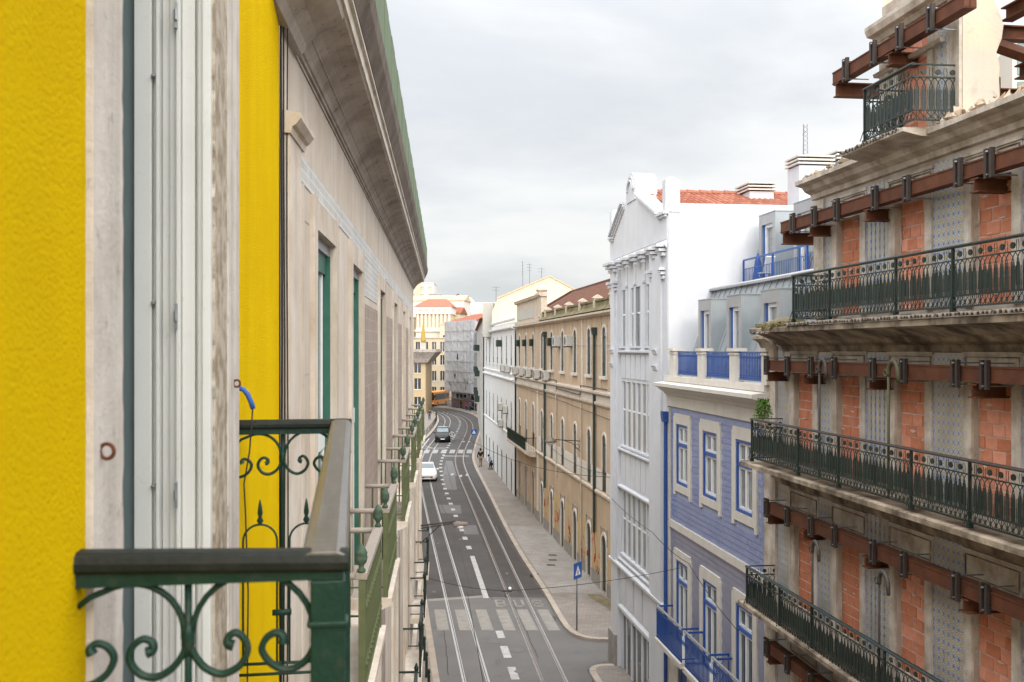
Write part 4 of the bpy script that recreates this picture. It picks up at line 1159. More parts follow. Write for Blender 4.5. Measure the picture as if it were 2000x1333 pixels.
# bricks: nearest 300 one by one, the rest joined
campos = RU.matrix_basis.inverted() @ Vector((0, 0, CAMZ))
bricks.sort(key=lambda b: (Vector(b[:3]) - campos).length if b[0] > 13.3 else 99)
for x, y, z, w, d, h in bricks[:300]:
    o = link('brick', bu, None, RU, (x, y, z)); o.scale = (w, d, h); o.rotation_euler = (RND.uniform(-.01, .01), RND.uniform(-.012, .012), RND.uniform(-.012, .012))
rest = MB()
for x, y, z, w, d, h in bricks[300:]: rest.box(x - w / 2, x + w / 2, y - d / 2, y + d / 2, z - h / 2, z + h / 2)
obj('brickwork', rest, K['brick'], RU, kind='stuff')

# plant growing on the end of the middle balcony
pl = thing('potted_shrub', 'small bright green shrub growing at the end of the middle iron balcony', 'plant', to_world(RU, (21.35, .55, 10.3)), RU.rotation_euler.z)
lf = MB(); r4 = random.Random(21)
for _ in range(420):
    a = r4.uniform(0, 2 * PI); q = r4.random() ** .6; z = r4.random()
    p = Vector((.2 * q * math.cos(a) * (1.1 - z * .5), .2 * q * math.sin(a) * (1.1 - z * .5), .02 + z * .42))
    v = Vector((r4.uniform(-1, 1), r4.uniform(-1, 1), r4.uniform(-.2, 1))).normalized() * r4.uniform(.03, .055); w = v.cross(Vector((r4.uniform(-1, 1), r4.uniform(-1, 1), .3))).normalized() * .016
    lf.poly([p - v * .5, p + w, p + v, p - w])
obj('foliage', lf, K['leaf'], pl, fix=False)
st = MB()
for k in range(6):
    a = k * 1.05; st.tube([(0, 0, -.1), (.05 * math.cos(a), .05 * math.sin(a), .12), (.13 * math.cos(a), .13 * math.sin(a), .33)], [.008, .006, .003], 5)
obj('stem', st, K['stem'], pl)
obj('pot', MB().lathe(0, 0, [(.08, -.2), (.11, -.02), (.12, -.02), (.12, .01), (.02, .0)], 10), K['mortar'], pl)


# shoring: long steel beams clamped to the front with double channel brackets
def hbeam(mb, a, b, hgt=.24, wdt=.2, t=.022):
    """H section between two points (horizontal), web vertical"""
    a, b = Vector(a), Vector(b); d = (b - a).normalized(); s = Vector((-d.y, d.x, 0)).normalized(); z = Vector((0, 0, 1))
    for (y0, y1, z0, z1) in ((-wdt / 2, wdt / 2, hgt / 2 - t, hgt / 2), (-wdt / 2, wdt / 2, -hgt / 2, -hgt / 2 + t), (-t / 2, t / 2, -hgt / 2 + t, hgt / 2 - t)):
        r_ = [(y0, z0), (y1, z0), (y1, z1), (y0, z1)]
        mb.ext([a + s * p + z * q for p, q in r_], [b + s * p + z * q for p, q in r_])
    return mb


def waling(z, u0, u1, label, brs, stubs, p=.32, tilt=0):
    t = thing('shoring_beam', label, 'steel beam', to_world(RU, (u0, p, z)), RU.rotation_euler.z, 'steel shoring beams on the ruined front')
    obj('beam', hbeam(MB(), (0, 0, 0), (u1 - u0, 0, 0), .22).box(0, u1 - u0, -.1, .088, -.105, .105), K['corten'], t)
    for u in brs:
        x = u - u0
        obj('bracket', MB().box(x - .085, x - .03, .102, .16, -.2, .2).box(x + .03, x + .085, .102, .16, -.2, .2).box(x - .085, x + .085, .102, .112, -.2, .2), K['bracket'], t)
        obj('bolt', MB().tube([(x, -.3, .155), (x, .17, .155)], .012, 6).tube([(x, -.3, -.155), (x, .17, -.155)], .012, 6).lathe(x, .165, [(.022, .145), (.022, .165)], 6), K['steel'], t)
    for u in stubs:
        obj('stub', hbeam(MB(), (u - u0, -.95, -.235), (u - u0, .10, -.235), .2, .2), K['corten'], t)
    return t


BR = [21.42, 20.32, 19.2, 18.2, 16.78, 15.78, 14.35, 13.65, 12.2, 11.2]
waling(11.45, 9.6, 21.55, 'rusty shoring beam between the upper and middle balconies', BR, [21.4, 19.6, 16.95, 14.0])
waling(8.42, 9.6, 21.5, 'rusty shoring beam below the middle balcony', BR, [21.4, 19.6, 17.1, 14.2])
t = waling(14.30, 9.6, 20.75, 'rusty shoring beam above the upper balcony, jutting past the corner', [20.05, 19.05, 18.1, 16.7, 15.68, 14.28, 13.55, 12.1, 11.1], [19.3, 17.05, 13.95])
obj('return_beam', hbeam(MB(), (11.0, .1, -.24), (11.0, -4, -.24)), K['corten'], t)
t = waling(16.72, 14.2, 18.35, 'rusty shoring beam across the attic dormer, jutting past it', [17.75, 16.75, 15.9, 15.0], [16.3])
obj('return_beam', hbeam(MB(), (4.0, .1, -.24), (4.0, -4, -.24)), K['corten'], t)
t = waling(5.45, 9.6, 21.5, 'rusty shoring beam below the lowest iron balcony', BR, [21.4, 19.6])
# steel frame standing behind the front
fr = thing('shoring_frame', 'rusty steel frame with diagonal braces rising behind the ruined front', 'steel frame', to_world(RU, (14, -3, 0)), RU.rotation_euler.z)
fm = [((-4, 1.75, 17.08), (1.72, 1.75, 17.08)), ((1.85, 2.2, 16.83), (1.85, -4, 16.83)), ((-4, 1.5, 16.18), (1.75, 1.5, 16.18)), ((-4, -1.2, 16.75), (3.5, -1.2, 16.75)), ((-4, 1.9, 18.0), (1.6, 1.9, 18.0)), ((.2, 1.7, 18.2), (.2, -4, 18.2))]
for k, (a, b) in enumerate(fm):
    obj('beam', hbeam(MB(), a, b, .22, .2), K['corten'], fr)
def brace(a, b, r=.11):
    return obj('brace', MB().tube([a, b], r, 4), K['corten'], fr)
brace((1.75, 2.05, 16.65), (.1, .3, 15.3)); brace((1.75, 1.95, 15.1), (1.75, 1.95, 16.1), .12); brace((1.2, 0, 15.4), (-1.2, -1.1, 16.6), .08); brace((.9, 1.8, 16.2), (.9, 1.8, 18.4), .1)

# swan necked pole lamps rising from the balconies
def swan(u, z0, z1, m, label):
    t = thing('lamp_bracket', label, 'lamp bracket', to_world(RU, (u, .66, z0)), RU.rotation_euler.z, 'swan necked poles on the ruined front')
    h = z1 - z0
    obj('pole', MB().tube([(0, 0, 0), (0, 0, h - .22)], .022, 8), K[m], t, smooth=True)
    arc = [(0, 0, h - .24)] + [(-.2 + .2 * math.cos(a), .03 - .03 * math.cos(a), h - .2 + .19 * math.sin(a)) for a in [PI * k / 10 for k in range(11)]] + [(-.43, .07, h - .32)]
    obj('neck', MB().tube(arc, [.03] * 10 + [.034, .034, .03], 8, 1.4), K[m], t, smooth=True)
    obj('scroll', MB().tube([(.0, 0, h - .26)] + [(.09 + .05 * math.cos(a), 0, h - .2 + .05 * math.sin(a)) for a in [-2.2 + .5 * k for k in range(11)]], .014, 6), K[m], t, smooth=True)
    return t


K['pole_green'] = mat('faded green pole', (.07, .075, .04), (.10, .085, .05), 10, .7)
K['pole_dark'] = mat('dark iron pole', (.045, .04, .038), (.08, .07, .06), 10, .6)
swan(18.35, 9.45, 11.62, 'pole_dark', 'dark swan necked pole over the middle balcony, beside the second bricked opening')
swan(15.85, 9.45, 11.62, 'pole_green', 'green swan necked pole over the middle balcony, beside the third bricked opening')
swan(18.65, 6.3, 8.28, 'pole_dark', 'dark swan necked pole over the lowest balcony, beside the second bricked opening')
swan(16.15, 6.3, 8.28, 'pole_dark', 'dark swan necked pole over the lowest balcony, beside the third bricked opening')
# glass fronted block seen through the steel frame
GB = thing('glass_block', 'teal glazed office block seen far behind the steel frame', 'building', (28.15, 56, 0), -.25)
obj('wall', MB().box(0, 8, 0, 8, 0, 29.2), K['far_white'], GB)
for f in range(4):
    for k in range(4):
        w = obj('window', MB().box(.25 + k * 1.95, 2.0 + k * 1.95, -.06, -.01, 20.6 + f * 2.2, 22.4 + f * 2.2), K['ruin_glass'], GB)
        obj('mullion', MB().box(1.1 + k * 1.95, 1.18 + k * 1.95, -.1, -.061, 20.6 + f * 2.2, 22.4 + f * 2.2), K['sign_white'], w)
# ------------------------------------------------------------------ blue tiled house
BL = right_frame('blue_tiled_house', 'blue tiled house with zinc mansard, dormers and blue iron balconies', RA, RM)
b0, b1 = 22.52, 30.35
WU = [(28.28, 29.4), (25.8, 26.95), (23.3, 24.42)]
hl = [(a, b, 7.87, 9.62) for a, b in WU] + [(a, b, 3.32, 5.66) for a, b in WU] + [(28.4, 29.3, 0, 2.7), (25.9, 26.8, 0, 2.7), (23.4, 24.3, 0, 2.7)]
obj('wall', MB().wall(b0, b1, 0, 10.1, -.012, hl, .2), K['grout'], BL)
obj('core', MB().box(b0, b1, -.3, -10, 0, 10.9), K['white_soft'], BL)


def col_mesh(mb_cols, name, m, par, kind='stuff'):
    mb, cols = mb_cols
    me = mb.mesh(name, False); me.materials.append(m)
    ca = me.color_attributes.new('tint', 'FLOAT_COLOR', 'CORNER')
    buf = []
    for p, c in zip(me.polygons, cols):
        buf += list(c) * p.loop_total
    ca.data.foreach_set('color', buf)
    o = bpy.data.objects.new(name, me); COL.objects.link(o); o.parent = par
    if kind: o['kind'] = kind
    return o


def tile_course(z0, z1, base, nm, m):
    mb = MB(); cols = []; r = random.Random(int(z0 * 10))
    th, tw = .15, .34
    row = 0; z = z0
    hs = [(a - .31, b + .31, c - .35, d + .31) for a, b, c, d in hl]
    while z < z1 - .02:
        zt = min(z + th, z1); x = b0 + .01 - (tw / 2 if row % 2 else 0)
        while x < b1 - .3:
            a, b = max(x, b0 + .01), min(x + tw, b1 - .28)
            if b - a > .03 and not any(h[0] < (a + b) / 2 < h[1] and h[2] < (z + zt) / 2 < h[3] for h in hs):
                k = 1 + r.uniform(-.11, .12); j = r.uniform(0, .004); g = .0055
                mb.poly([(a + g, j, z + g), (b - g, j, z + g), (b - g, j, zt - g), (a + g, j, zt - g)])
                cols.append((base[0] * k, base[1] * k, base[2] * (1 + (k - 1) * .6), 1))
            x += tw
        z = zt; row += 1
    return col_mesh((mb, cols), nm, m, BL)


tile_course(6.72, 10.04, (.185, .24, .45), 'tile_field', K['blue_tile'])
tile_course(2.95, 6.5, (.225, .228, .305), 'tile_field', K['violet_tile'])
obj('belt_course', MB().box(b0, b1, -.011, .05, 6.5, 6.72), K['blue_trim'], BL)
obj('ground_floor', MB().wall(b0, b1, 0, 2.95, .02, [h for h in hl if h[3] < 3], .1), K['blue_trim'], BL)
obj('quoin', MB().box(b1 - .27, b1 - .02, -.011, .055, 0, 10.04), K['blue_trim'], BL)


def blue_window(a, b, z0, z1, tall):
    w, e = .27, .07
    sp = [(a - w, z0 - .33), (a - w, z1 + .2), (a - w + e, z1 + .2), (a - w + e, z1 + .3), (b + w - e, z1 + .3), (b + w - e, z1 + .2), (b + w, z1 + .2), (b + w, z0 - .33), (b + w - .16, z0 - .33), (b + w - .16, z0 - .2), (b, z0 - .2), (b, z0), (b, z1), (a, z1), (a, z0), (a, z0 - .2), (a - w + .16, z0 - .2), (a - w + .16, z0 - .33)]
    s = MB().box(a - w, a, -.011, .045, z0 - .22, z1 + .2).box(b, b + w, -.011, .045, z0 - .22, z1 + .2).box(a - w + e, b + w - e, -.011, .045, z1 + .2, z1 + .3).box(a, b, -.011, .045, z1, z1 + .2)
    s.box(a, b, -.011, .045, z0 - .22, z0 - .005).box(a - w, a - w + .16, -.011, .045, z0 - .34, z0 - .22).box(b + w - .16, b + w, -.011, .045, z0 - .34, z0 - .22)
    obj('window_surround', s, K['blue_trim'], BL)
    win = obj('window', MB().box(a, b, -.08, -.07, z0, z1), K['glass_pale'] if not tall else K['glass'], BL)
    f = MB(); t = .075
    f.box(a, a + t, -.069, .025, z0, z1).box(b - t, b, -.069, .025, z0, z1).box(a + t, b - t, -.069, .025, z1 - t, z1).box(a + t, b - t, -.069, .025, z0, z0 + t)
    zc = z1 - .55; f.box(a + t, b - t, -.069, .015, zc - .1, zc)
    obj('frame', f, K['blue_paint'], win)
    g = MB(); m = (a + b) / 2; q = .06
    for (za, zb) in ((z0 + t, zc - .1), (zc, z1 - t)):
        for (xa, xb) in ((a + t, m), (m, b - t)):
            g.box(xa, xa + q, -.068, -.02, za, zb).box(xb - q, xb, -.068, -.02, za, zb).box(xa + q, xb - q, -.068, -.02, za, za + q).box(xa + q, xb - q, -.068, -.02, zb - q, zb)
    obj('sash', g, K['sash_white'], win)


for a, b in WU:
    blue_window(a, b, 7.87, 9.62, False)
    blue_window(a, b, 3.32, 5.66, True)
for a in (28.4, 25.9, 23.4):
    obj('door', MB().box(a, a + .9, -.1, -.08, 0, 2.7), K['blue_iron'], BL)
# drainpipe with hopper
obj('drainpipe', MB().tube([(b1 - .13, .12, .2), (b1 - .13, .12, 9.6)], .055, 10).prof(b1 - .25, b1 - .01, [(.04, 9.6), (.2, 9.6), (.24, 9.8), (.24, 9.92), (.04, 9.92)]), K['blue_iron'], BL, smooth=False)
# cornice and balustrade
obj('cornice', MB().prof(b0 - .3, b1 + .02, [(-.01, 10.1), (.05, 10.1), (.05, 10.42), (.1, 10.44), (.14, 10.52), (.26, 10.58), (.34, 10.66), (.46, 10.7), (.46, 10.79), (.0, 10.84)]), K['blue_trim'], BL)
obj('parapet_base', MB().box(b0 - .2, b1 - .02, -.3, .14, 10.84, 11.0), K['blue_trim'], BL)
PR = [(29.3, 29.75), (26.72, 27.1), (24.25, 24.6), (22.2, 22.52)]
for a, b in PR:
    obj('parapet_pier', MB().box(a, b, -.12, .13, 11.0, 11.74).box(a - .05, b + .05, -.17, .18, 11.74, 11.82).box(a - .03, b + .03, -.15, .155, 11.66, 11.70), K['blue_trim'], BL)
pbar = MB().tube([(0, 0, 0), (0, 0, .62)], .013, 5).box(-.035, .035, -.006, .006, .02, .05).tube([(-.045, 0, .50), (0, 0, .6), (.045, 0, .50)], .008, 4).tube([(-.045, 0, .10), (0, 0, .02), (.045, 0, .10)], .008, 4).box(-.028, .028, -.005, .005, .1, .5).mesh('baluster')
pbar.materials.append(K['blue_iron'])
for (a, b) in ((27.1, 29.3), (24.6, 26.72), (22.52, 24.25)):
    rl = obj('parapet_rail', MB().box(a, b, -.02, .02, 11.06, 11.09).box(a, b, -.02, .02, 11.7, 11.735), K['blue_iron'], BL)
    n = int((b - a) / .1)
    for k in range(n): link('baluster', pbar, None, rl, (a + (b - a) * (k + .5) / n, 0, 11.08))
# lower balconies
lbar = MB().box(-.016, .016, -.004, .004, .1, .74).tube([(0, 0, 0), (0, 0, .8)], .015, 5).tube([(-.05, 0, .78), (-.02, 0, .86), (.02, 0, .86), (.05, 0, .78)], .007, 4).tube([(-.03, 0, .02), (0, 0, .14), (.03, 0, .02)], .008, 4).mesh('baluster'); lbar.materials.append(K['blue_iron'])
for (a, b) in ((27.3, 29.75), (25.0, 26.95), (22.75, 24.65)):
    sl_ = obj('balcony', MB().prof(a - .05, b + .05, [(.0, 2.98), (.3, 3.0), (.5, 3.12), (.58, 3.14), (.58, 3.27), (.0, 3.3)]), K['blue_trim'], BL)
    obj('handrail', MB().box(a, b, .49, .54, 4.2, 4.24), K['zinc_edge'], sl_)
    obj('rail', MB().box(a, b, .5, .53, 4.08, 4.1).box(a, b, .5, .53, 3.36, 3.385), K['blue_iron'], sl_)
    n = int((b - a) / .1)
    for k in range(n + 1): link('baluster', lbar, None, sl_, (a + (b - a) * k / n, .515, 3.28))
    for q in (a, b):
        obj('side_rail', MB().box(q - .02, q + .02, .0, .5, 4.17, 4.22).box(q - .012, q + .012, 0, .5, 3.36, 3.39).tube([(q, .02, 3.3), (q, .02, 4.2)], .014, 5).tube([(q, .25, 3.38), (q + .0, .38, 3.6), (q, .25, 3.8), (q, .38, 4.0), (q, .25, 4.15)], .01, 5), K['blue_iron'], sl_)
# mansard
ROOF = obj('roof', MB().prof(b0 + .0, b1 + .1, [(-.32, 10.9), (-.55, 11.1), (-1.42, 13.56), (-1.42, 13.6), (-9, 13.62), (-9, 10.9)]), K['zinc'], BL)
sm_ = MB()
for k in range(18):
    u = b0 + .2 + k * .43; sm_.prof(u, u + .025, [(-.53, 11.13), (-1.4, 13.58), (-1.44, 13.58), (-.58, 11.1)]); sm_.prof(u + .012, u + .03, [(-1.36, 13.6), (-2.2, 13.64), (-2.2, 13.6), (-1.4, 13.57)])
obj('seam', sm_, K['zinc_edge'], ROOF)
obj('roof_edge', MB().prof(b0, b1 + .1, [(-1.30, 13.56), (-1.30, 13.62), (-1.38, 13.67), (-1.6, 13.67), (-1.6, 13.56)]), K['zinc_edge'], ROOF)


def dormer(a, b, p, z0, z1, back):
    d = obj('dormer', MB().box(a, b, p - .14, p - back, z0, z1).box(a, a + .2, p - .14, p, z0, z1).box(b - .2, b, p - .14, p, z0, z1).box(a + .2, b - .2, p - .14, p, z1 - .3, z1).prof(a - .02, b + .02, [(p + .02, z1), (p - back, z1), (p - back, z1 + .03), (p + .02, z1 + .03)]), K['zinc'], BL)
    for q in ((a + .002, a + .198, z0, z1 - .01), (b - .198, b - .002, z0, z1 - .01), (a + .198, b - .198, z1 - .3, z1 - .01)):
        obj('front_panel', MB().box(q[0], q[1], p, p + .012, q[2], q[3]), K['zinc_edge'], d)
    obj('window', MB().box(a + .2, b - .2, p - .139, p - .125, z0, z1 - .3), K['glass_pale'], d)
    for q in ((a + .2, a + .29, z0, z1 - .3), (b - .40, b - .31, z0, z1 - .3), (a + .29, b - .40, z1 - .4, z1 - .3)):
        obj('frame', MB().box(q[0], q[1], p - .124, p - .06, q[2], q[3]), K['sash_white'], d)
    obj('shutter', MB().box(b - .31, b - .2005, p - .124, p - .045, z0, z1 - .3), K['blue_paint'], d)
    return d


for a, b in ((28.1, 29.25), (25.72, 26.84), (23.2, 24.4)): dormer(a, b, -.6, 10.95, 13.2, 1.1)
for a, b in ((28.6, 29.85), (25.8, 27.3), (23.2, 24.6)): dormer(a, b, -2.68, 13.62, 15.78, 2.5)
obj('upper_roof', MB().prof(b0, b1 + .1, [(-2.95, 13.6), (-3.5, 15.4), (-9, 15.5), (-9, 13.6)]), K['zinc'], BL)
# terrace railing
tr = obj('terrace_rail', MB().box(23.2, 30.2, -2.33, -2.29, 14.46, 14.51).box(23.2, 30.2, -2.32, -2.30, 13.68, 13.70).box(23.2, 30.2, -2.32, -2.3, 14.2, 14.215), K['blue_paint'], BL)
tbar = MB().tube([(0, 0, 0), (0, 0, .55)], .009, 5).mesh('baluster'); tbar.materials.append(K['blue_iron'])
for k in range(58): link('baluster', tbar, None, tr, (23.2 + k * .12, -2.31, 13.68))
for u in (30.18, 27.9, 25.6, 23.3): obj('post', MB().box(u - .025, u + .025, -2.335, -2.285, 13.6, 14.47), K['blue_paint'], tr)
# things on the terrace
dc = thing('folding_chair', 'pale folding chair standing on the zinc roof terrace', 'chair', to_world(BL, (28.9, -2.48, 13.64)), BL.rotation_euler.z)
obj('seat', MB().box(-.25, .2, -.14, .14, .36, .39), K['sash_white'], dc)
obj('backrest', MB().pxz([(-.25, .4), (-.2, .4), (-.42, .82), (-.46, .8)], -.14, .14), K['sash_white'], dc)
for sx in (-.14, .14):
    obj('leg', MB().tube([(-.22, sx, 0), (.15, sx, .37)], .012, 5), K['steel'], dc); obj('leg', MB().tube([(.18, sx, 0), (-.2, sx, .37)], .012, 5), K['steel'], dc)
pb = thing('parasol', 'folded dark blue parasol leaning on the roof terrace railing', 'parasol', to_world(BL, (29.5, -2.5, 13.64)), BL.rotation_euler.z)
obj('canopy', MB().lathe(0, 0, [(.13, .05), (.16, .2), (.1, .7), (.03, 1.0)], 9), K['blue_iron'], pb); obj('pole', MB().tube([(0, 0, 0), (0, 0, 1.1)], .015, 6), K['steel'], pb)
gp = thing('planter', 'green bucket planter with bare twigs on the roof terrace', 'planter', to_world(BL, (25.95, -2.5, 13.64)), BL.rotation_euler.z)
K['bucket'] = mat('green plastic', (.01, .16, .08), None, rough=.4)
obj('bucket', MB().lathe(0, 0, [(.09, 0), (.12, .2), (.125, .2), (.1, .19)], 10), K['bucket'], gp)
tw = MB()
for k in range(14):
    a = k * 2.4; q = .05 + .012 * k; tw.tube([(0, 0, .15), (q * .5 * math.cos(a), q * .5 * math.sin(a), .45), (q * math.cos(a), q * math.sin(a), .62 + .02 * (k % 5))], .006, 4)
obj('twigs', tw, K['stem'], gp)

# ------------------------------------------------------------------ white gabled house
WH = right_frame('white_gabled_house', 'tall white house with curved gable, pilasters and many narrow windows', RA, RM)
w0, w1 = 30.42, 38.0
p0, p1 = 32.55, 36.95            # recessed centre between the pilasters
lights = 6
gx = [p0 + .12 + (p1 - p0 - .24) * k / lights for k in range(lights + 1)]
hol = []
for z0, z1 in ((8.3, 10.62), (4.36, 6.64)):
    for k in range(lights): hol.append((gx[k] + .07, gx[k + 1] - .07, z0, z1))
top = [(36.22, 36.86, 11.9, 13.94), (34.9, 35.5, 11.9, 13.94), (34.18, 34.78, 11.9, 13.94), (32.78, 33.4, 11.9, 13.94)]
hol += top
shop = [(35.5, 36.7, 0, 2.2), (34.05, 35.3, 0, 2.2), (32.7, 33.85, 0, 2.2)]
hol += shop
obj('wall', MB().wall(p0, p1, 0, 15.0, -.14, hol, .06), K['white_wall'], WH)
obj('core', MB().box(w0 + .02, w1, -.42, -14, 0, 15.8), K['white_soft'], WH)
obj('pilaster', MB().box(w0, p0, -.4, 0, 0, 15.0).box(w0 + .5, p0 - .42, 0, .07, 3.95, 14.7), K['white_wall'], WH)
obj('pilaster', MB().box(p1, w1, -.4, 0, 0, 15.0).box(p1 + .25, w1 - .2, 0, .07, 3.95, 14.7), K['white_wall'], WH)
obj('party_wall', MB().box(w0 - .05, w0 + .3, -.02, -9.5, 10.2, 16.22), K['white_wall'], WH)
for k, (a, b, z0, z1) in enumerate(hol):
    if z0 > 3:
        wn_ = obj('window', MB().box(a, b, -.197, -.19, z0, z1), K['white_shade'], WH)
        zm = z0 + (z1 - z0) * .56
        obj('frame', MB().box(a, b, -.189, -.165, zm - .03, zm + .03).box(a, a + .04, -.189, -.172, z0, z1).box(b - .04, b, -.189, -.172, z0, z1), K['sash_white'], wn_)
        obj('pane', MB().box(a + .04, b - .04, -.189, -.184, z0 + .02, zm - .03), K['glass_pale'], wn_)
        obj('sill', MB().box(a - .05, b + .05, -.139, -.05, z0 - .07, z0), K['white_wall'], WH)
    else:
        sd = obj('shop_window', MB().box(a, b, -.197, -.19, z0, z1), K['glass'], WH)
        obj('frame', MB().box(a + (b - a) * .55, a + (b - a) * .62, -.189, -.16, z0, z1 - .1).box(a, b, -.189, -.16, z1 - .1, z1), K['white_soft'], sd)
# panels and ledges
for z0, z1 in ((10.75, 11.6), (6.95, 8.05)):
    for k in range(lights): obj('panel', MB().box(gx[k] + .05, gx[k + 1] - .05, -.139, -.11, z0, z1), K['white_wall'], WH)
for z in (11.68, 8.12, 6.76, 4.1):
    obj('ledge', MB().prof(p0, p1, [(-.14, z - .04), (-.02, z - .02), (.0, z), (.0, z + .06), (-.14, z + .08)]), K['white_wall'], WH)
for k in range(4):
    a = [32.66, 33.85, 35.05, 36.1][k]
    obj('shop_panel', MB().box(a, a + .95, -.139, -.1, 2.55, 3.75), K['white_wall'], WH)
obj('shop_cornice', MB().prof(w0, w1, [(-.1, 3.82), (.02, 3.82), (.1, 3.9), (.1, 3.98), (-.1, 4.02)]), K['white_wall'], WH)
obj('shop_cornice', MB().prof(p0, p1, [(-.14, 2.3), (-.02, 2.3), (-.02, 2.4), (-.14, 2.45)]), K['white_wall'], WH)
obj('plinth', MB().box(w0, p0 - .01, .0, .06, 0, 1.1).box(p1 + .01, w1 + .06, .0, .09, 0, 1.25).box(w1 + .001, w1 + .06, -6, .0, 0, 1.25), K['plinth'], WH)
# entablature with corbels
def corbel(u, w, z, p=.3, h=.5):
    return obj('corbel', MB().prof(u - w / 2, u + w / 2, [(0, z - h), (.06, z - h), (.1, z - h * .8), (.12, z - h * .5), (p * .8, z - h * .35), (p, z - h * .15), (p, z), (0, z)]), K['white_wall'], WH)


obj('entablature', MB().prof(w0 - .0, w1, [(-.14, 14.86), (.02, 14.87), (.05, 14.92), (.09, 14.94), (.09, 15.0), (.03, 15.12), (-.14, 15.16)]), K['white_wall'], WH)
def block_corbel(u, w, z, p):
    for dz, dp, dw in ((0, p, w), (-.13, p * .72, w * .8), (-.26, p * .4, w * .66)):
        obj('corbel', MB().box(u - dw / 2, u + dw / 2, 0, dp, z + dz - .09, z + dz), K['white_wall'], WH)


for u in (30.75, 31.75, 33.1, 34.1, 35.3, 36.3, 37.2, 37.8): block_corbel(u, .5 if (u < 32 or u > 37) else .34, 15.0, .32 if (u < 32 or u > 37) else .26)
for u in (30.8, 32.1, 37.1, 37.8): block_corbel(u, .36, 14.3, .2)
for u, zz in ((31.5, 11.8), (37.5, 11.8), (31.5, 11.3), (37.5, 11.3)): corbel(u, .5, zz, .16, .2)
for u in (33.6, 34.84, 36.04): obj('lesene_cap', MB().box(u - .16, u + .16, -.139, -.06, 14.02, 14.1), K['white_wall'], WH)
for u in (33.6, 34.84, 36.04, 32.62): obj('lesene', MB().box(u - .13, u + .13, -.139, -.11, 11.75, 14.86), K['white_wall'], WH)
# gable
gc = 34.75
gab = [(w0, 15.14), (w0, 15.95), (w0 + .9, 15.98), (gc - 1.1, 16.95), (gc - .62, 17.0), (gc + .62, 17.0), (gc + 1.1, 16.95), (w1 - .5, 15.98), (w1 + .1, 15.9), (w1, 15.14)]
obj('gable', MB().pxz(gab, -.55, .02), K['white_wall'], WH)
N = 14
arch = [(gc + .62 * math.cos(PI * k / N), 17.28 + .6 * math.sin(PI * k / N)) for k in range(N + 1)] + [(gc - .62, 16.9), (gc + .62, 16.9)]
obj('gable_crest', MB().pxz(arch, -.72, .06), K['white_wall'], WH)
for r_, pp in ((.5, .10), (.38, .13)):
    ring_o = [(gc + r_ * math.cos(PI * k / N), 17.28 + r_ * math.sin(PI * k / N)) for k in range(N + 1)]
    ring_i = [(gc + (r_ - .07) * math.cos(PI * k / N), 17.28 + (r_ - .07) * math.sin(PI * k / N)) for k in range(N + 1)]
    obj('crest_ring', MB().pxz(ring_o + ring_i[::-1], .061, pp), K['white_wall'], WH)
for s in (-1, 1):
    a, b = gc + s * 1.0, (w0 + .75 if s < 0 else w1 - .35)
    for k, (dz, pp) in enumerate(((0, .2), (-.1, .12), (-.19, .07))):
        obj('raking_cornice', MB().pxz([(a, 16.96 + dz), (a, 17.05 + dz), (b, 16.08 + dz), (b, 15.99 + dz)], -.2, pp), K['white_wall'], WH)
    e = w0 + .2 if s < 0 else w1 - .2
    obj('end_block', MB().box(e - .18, e + .18, -.4, .05, 15.95, 16.95).lathe(e, -.17, [(.2, 16.95), (.12, 17.02), (.02, 17.05)], 10), K['white_wall'], WH)
    obj('end_cornice', MB().box(min(e, b) - .25, max(e, b) + .1, -.4, .16, 15.9, 15.97).box(min(e, b) - .2, max(e, b) + .06, -.4, .1, 15.82, 15.9), K['white_wall'], WH)
# tiled roof behind the gable: barrel rows
obj('roof_deck', MB().prof(0, 0, []) if 0 else MB().ext([(w0 + .3, -.5, 16.02), (gc, -.5, 17.2), (w1, -.5, 16.0)], [(w0 + .3, -13, 16.02), (gc, -13, 17.2), (w1, -13, 16.0)]), K['roof_orange'], WH)
tl = MB(); sl2 = (17.2 - 16.02) / (gc - w0 - .3); NN = 5
L = .5; nrow = 8
me = MB()
ar = [(.09 * math.cos(PI * k / NN), .07 * math.sin(PI * k / NN)) for k in range(NN + 1)]
me.ext([(0, y, z) for y, z in ar], [(L + .05, y * .85, z * .85 + .0) for y, z in ar])
rt = me.mesh('roof_tile'); rt.materials.append(K['roof_orange'])
pitch = math.atan(sl2)
for r_ in range(nrow):
    for c in range(30):
        u = w0 + .32 + r_ * .5; z = 16.03 + r_ * .5 * sl2
        o = link('roof_tile', rt, None, WH, (u, -.55 - c * .2, z)); o.rotation_euler = (0, -pitch, 0)
rd = MB()
for c in range(28): rd.tube([(gc, -.6 - c * .45, 17.25), (gc, -1.08 - c * .45, 17.24)], [.12, .10], 7)
obj('ridge', rd, K['roof_orange'], WH)
# chimneys
def chimney(u0_, u1_, t0, t1, z0, z1, label):
    c = thing('chimney', label, 'chimney', to_world(WH, (u0_, -t0, z0)), WH.rotation_euler.z, 'white louvred chimneys')
    obj('stack', MB().box(0, u1_ - u0_, 0, -(t1 - t0), 0, z1 - z0 - .34), K['white_wall'], c)
    for k in range(3):
        obj('louvre', MB().box(-.07 - .0, u1_ - u0_ + .07, .07, -(t1 - t0) - .07, z1 - z0 - .30 + k * .11, z1 - z0 - .25 + k * .11), K['blue_trim'], c)
    obj('core', MB().box(.04, u1_ - u0_ - .04, -.04, -(t1 - t0) + .04, z1 - z0 - .34, z1 - z0 - .02), K['bracket'], c)
    return c


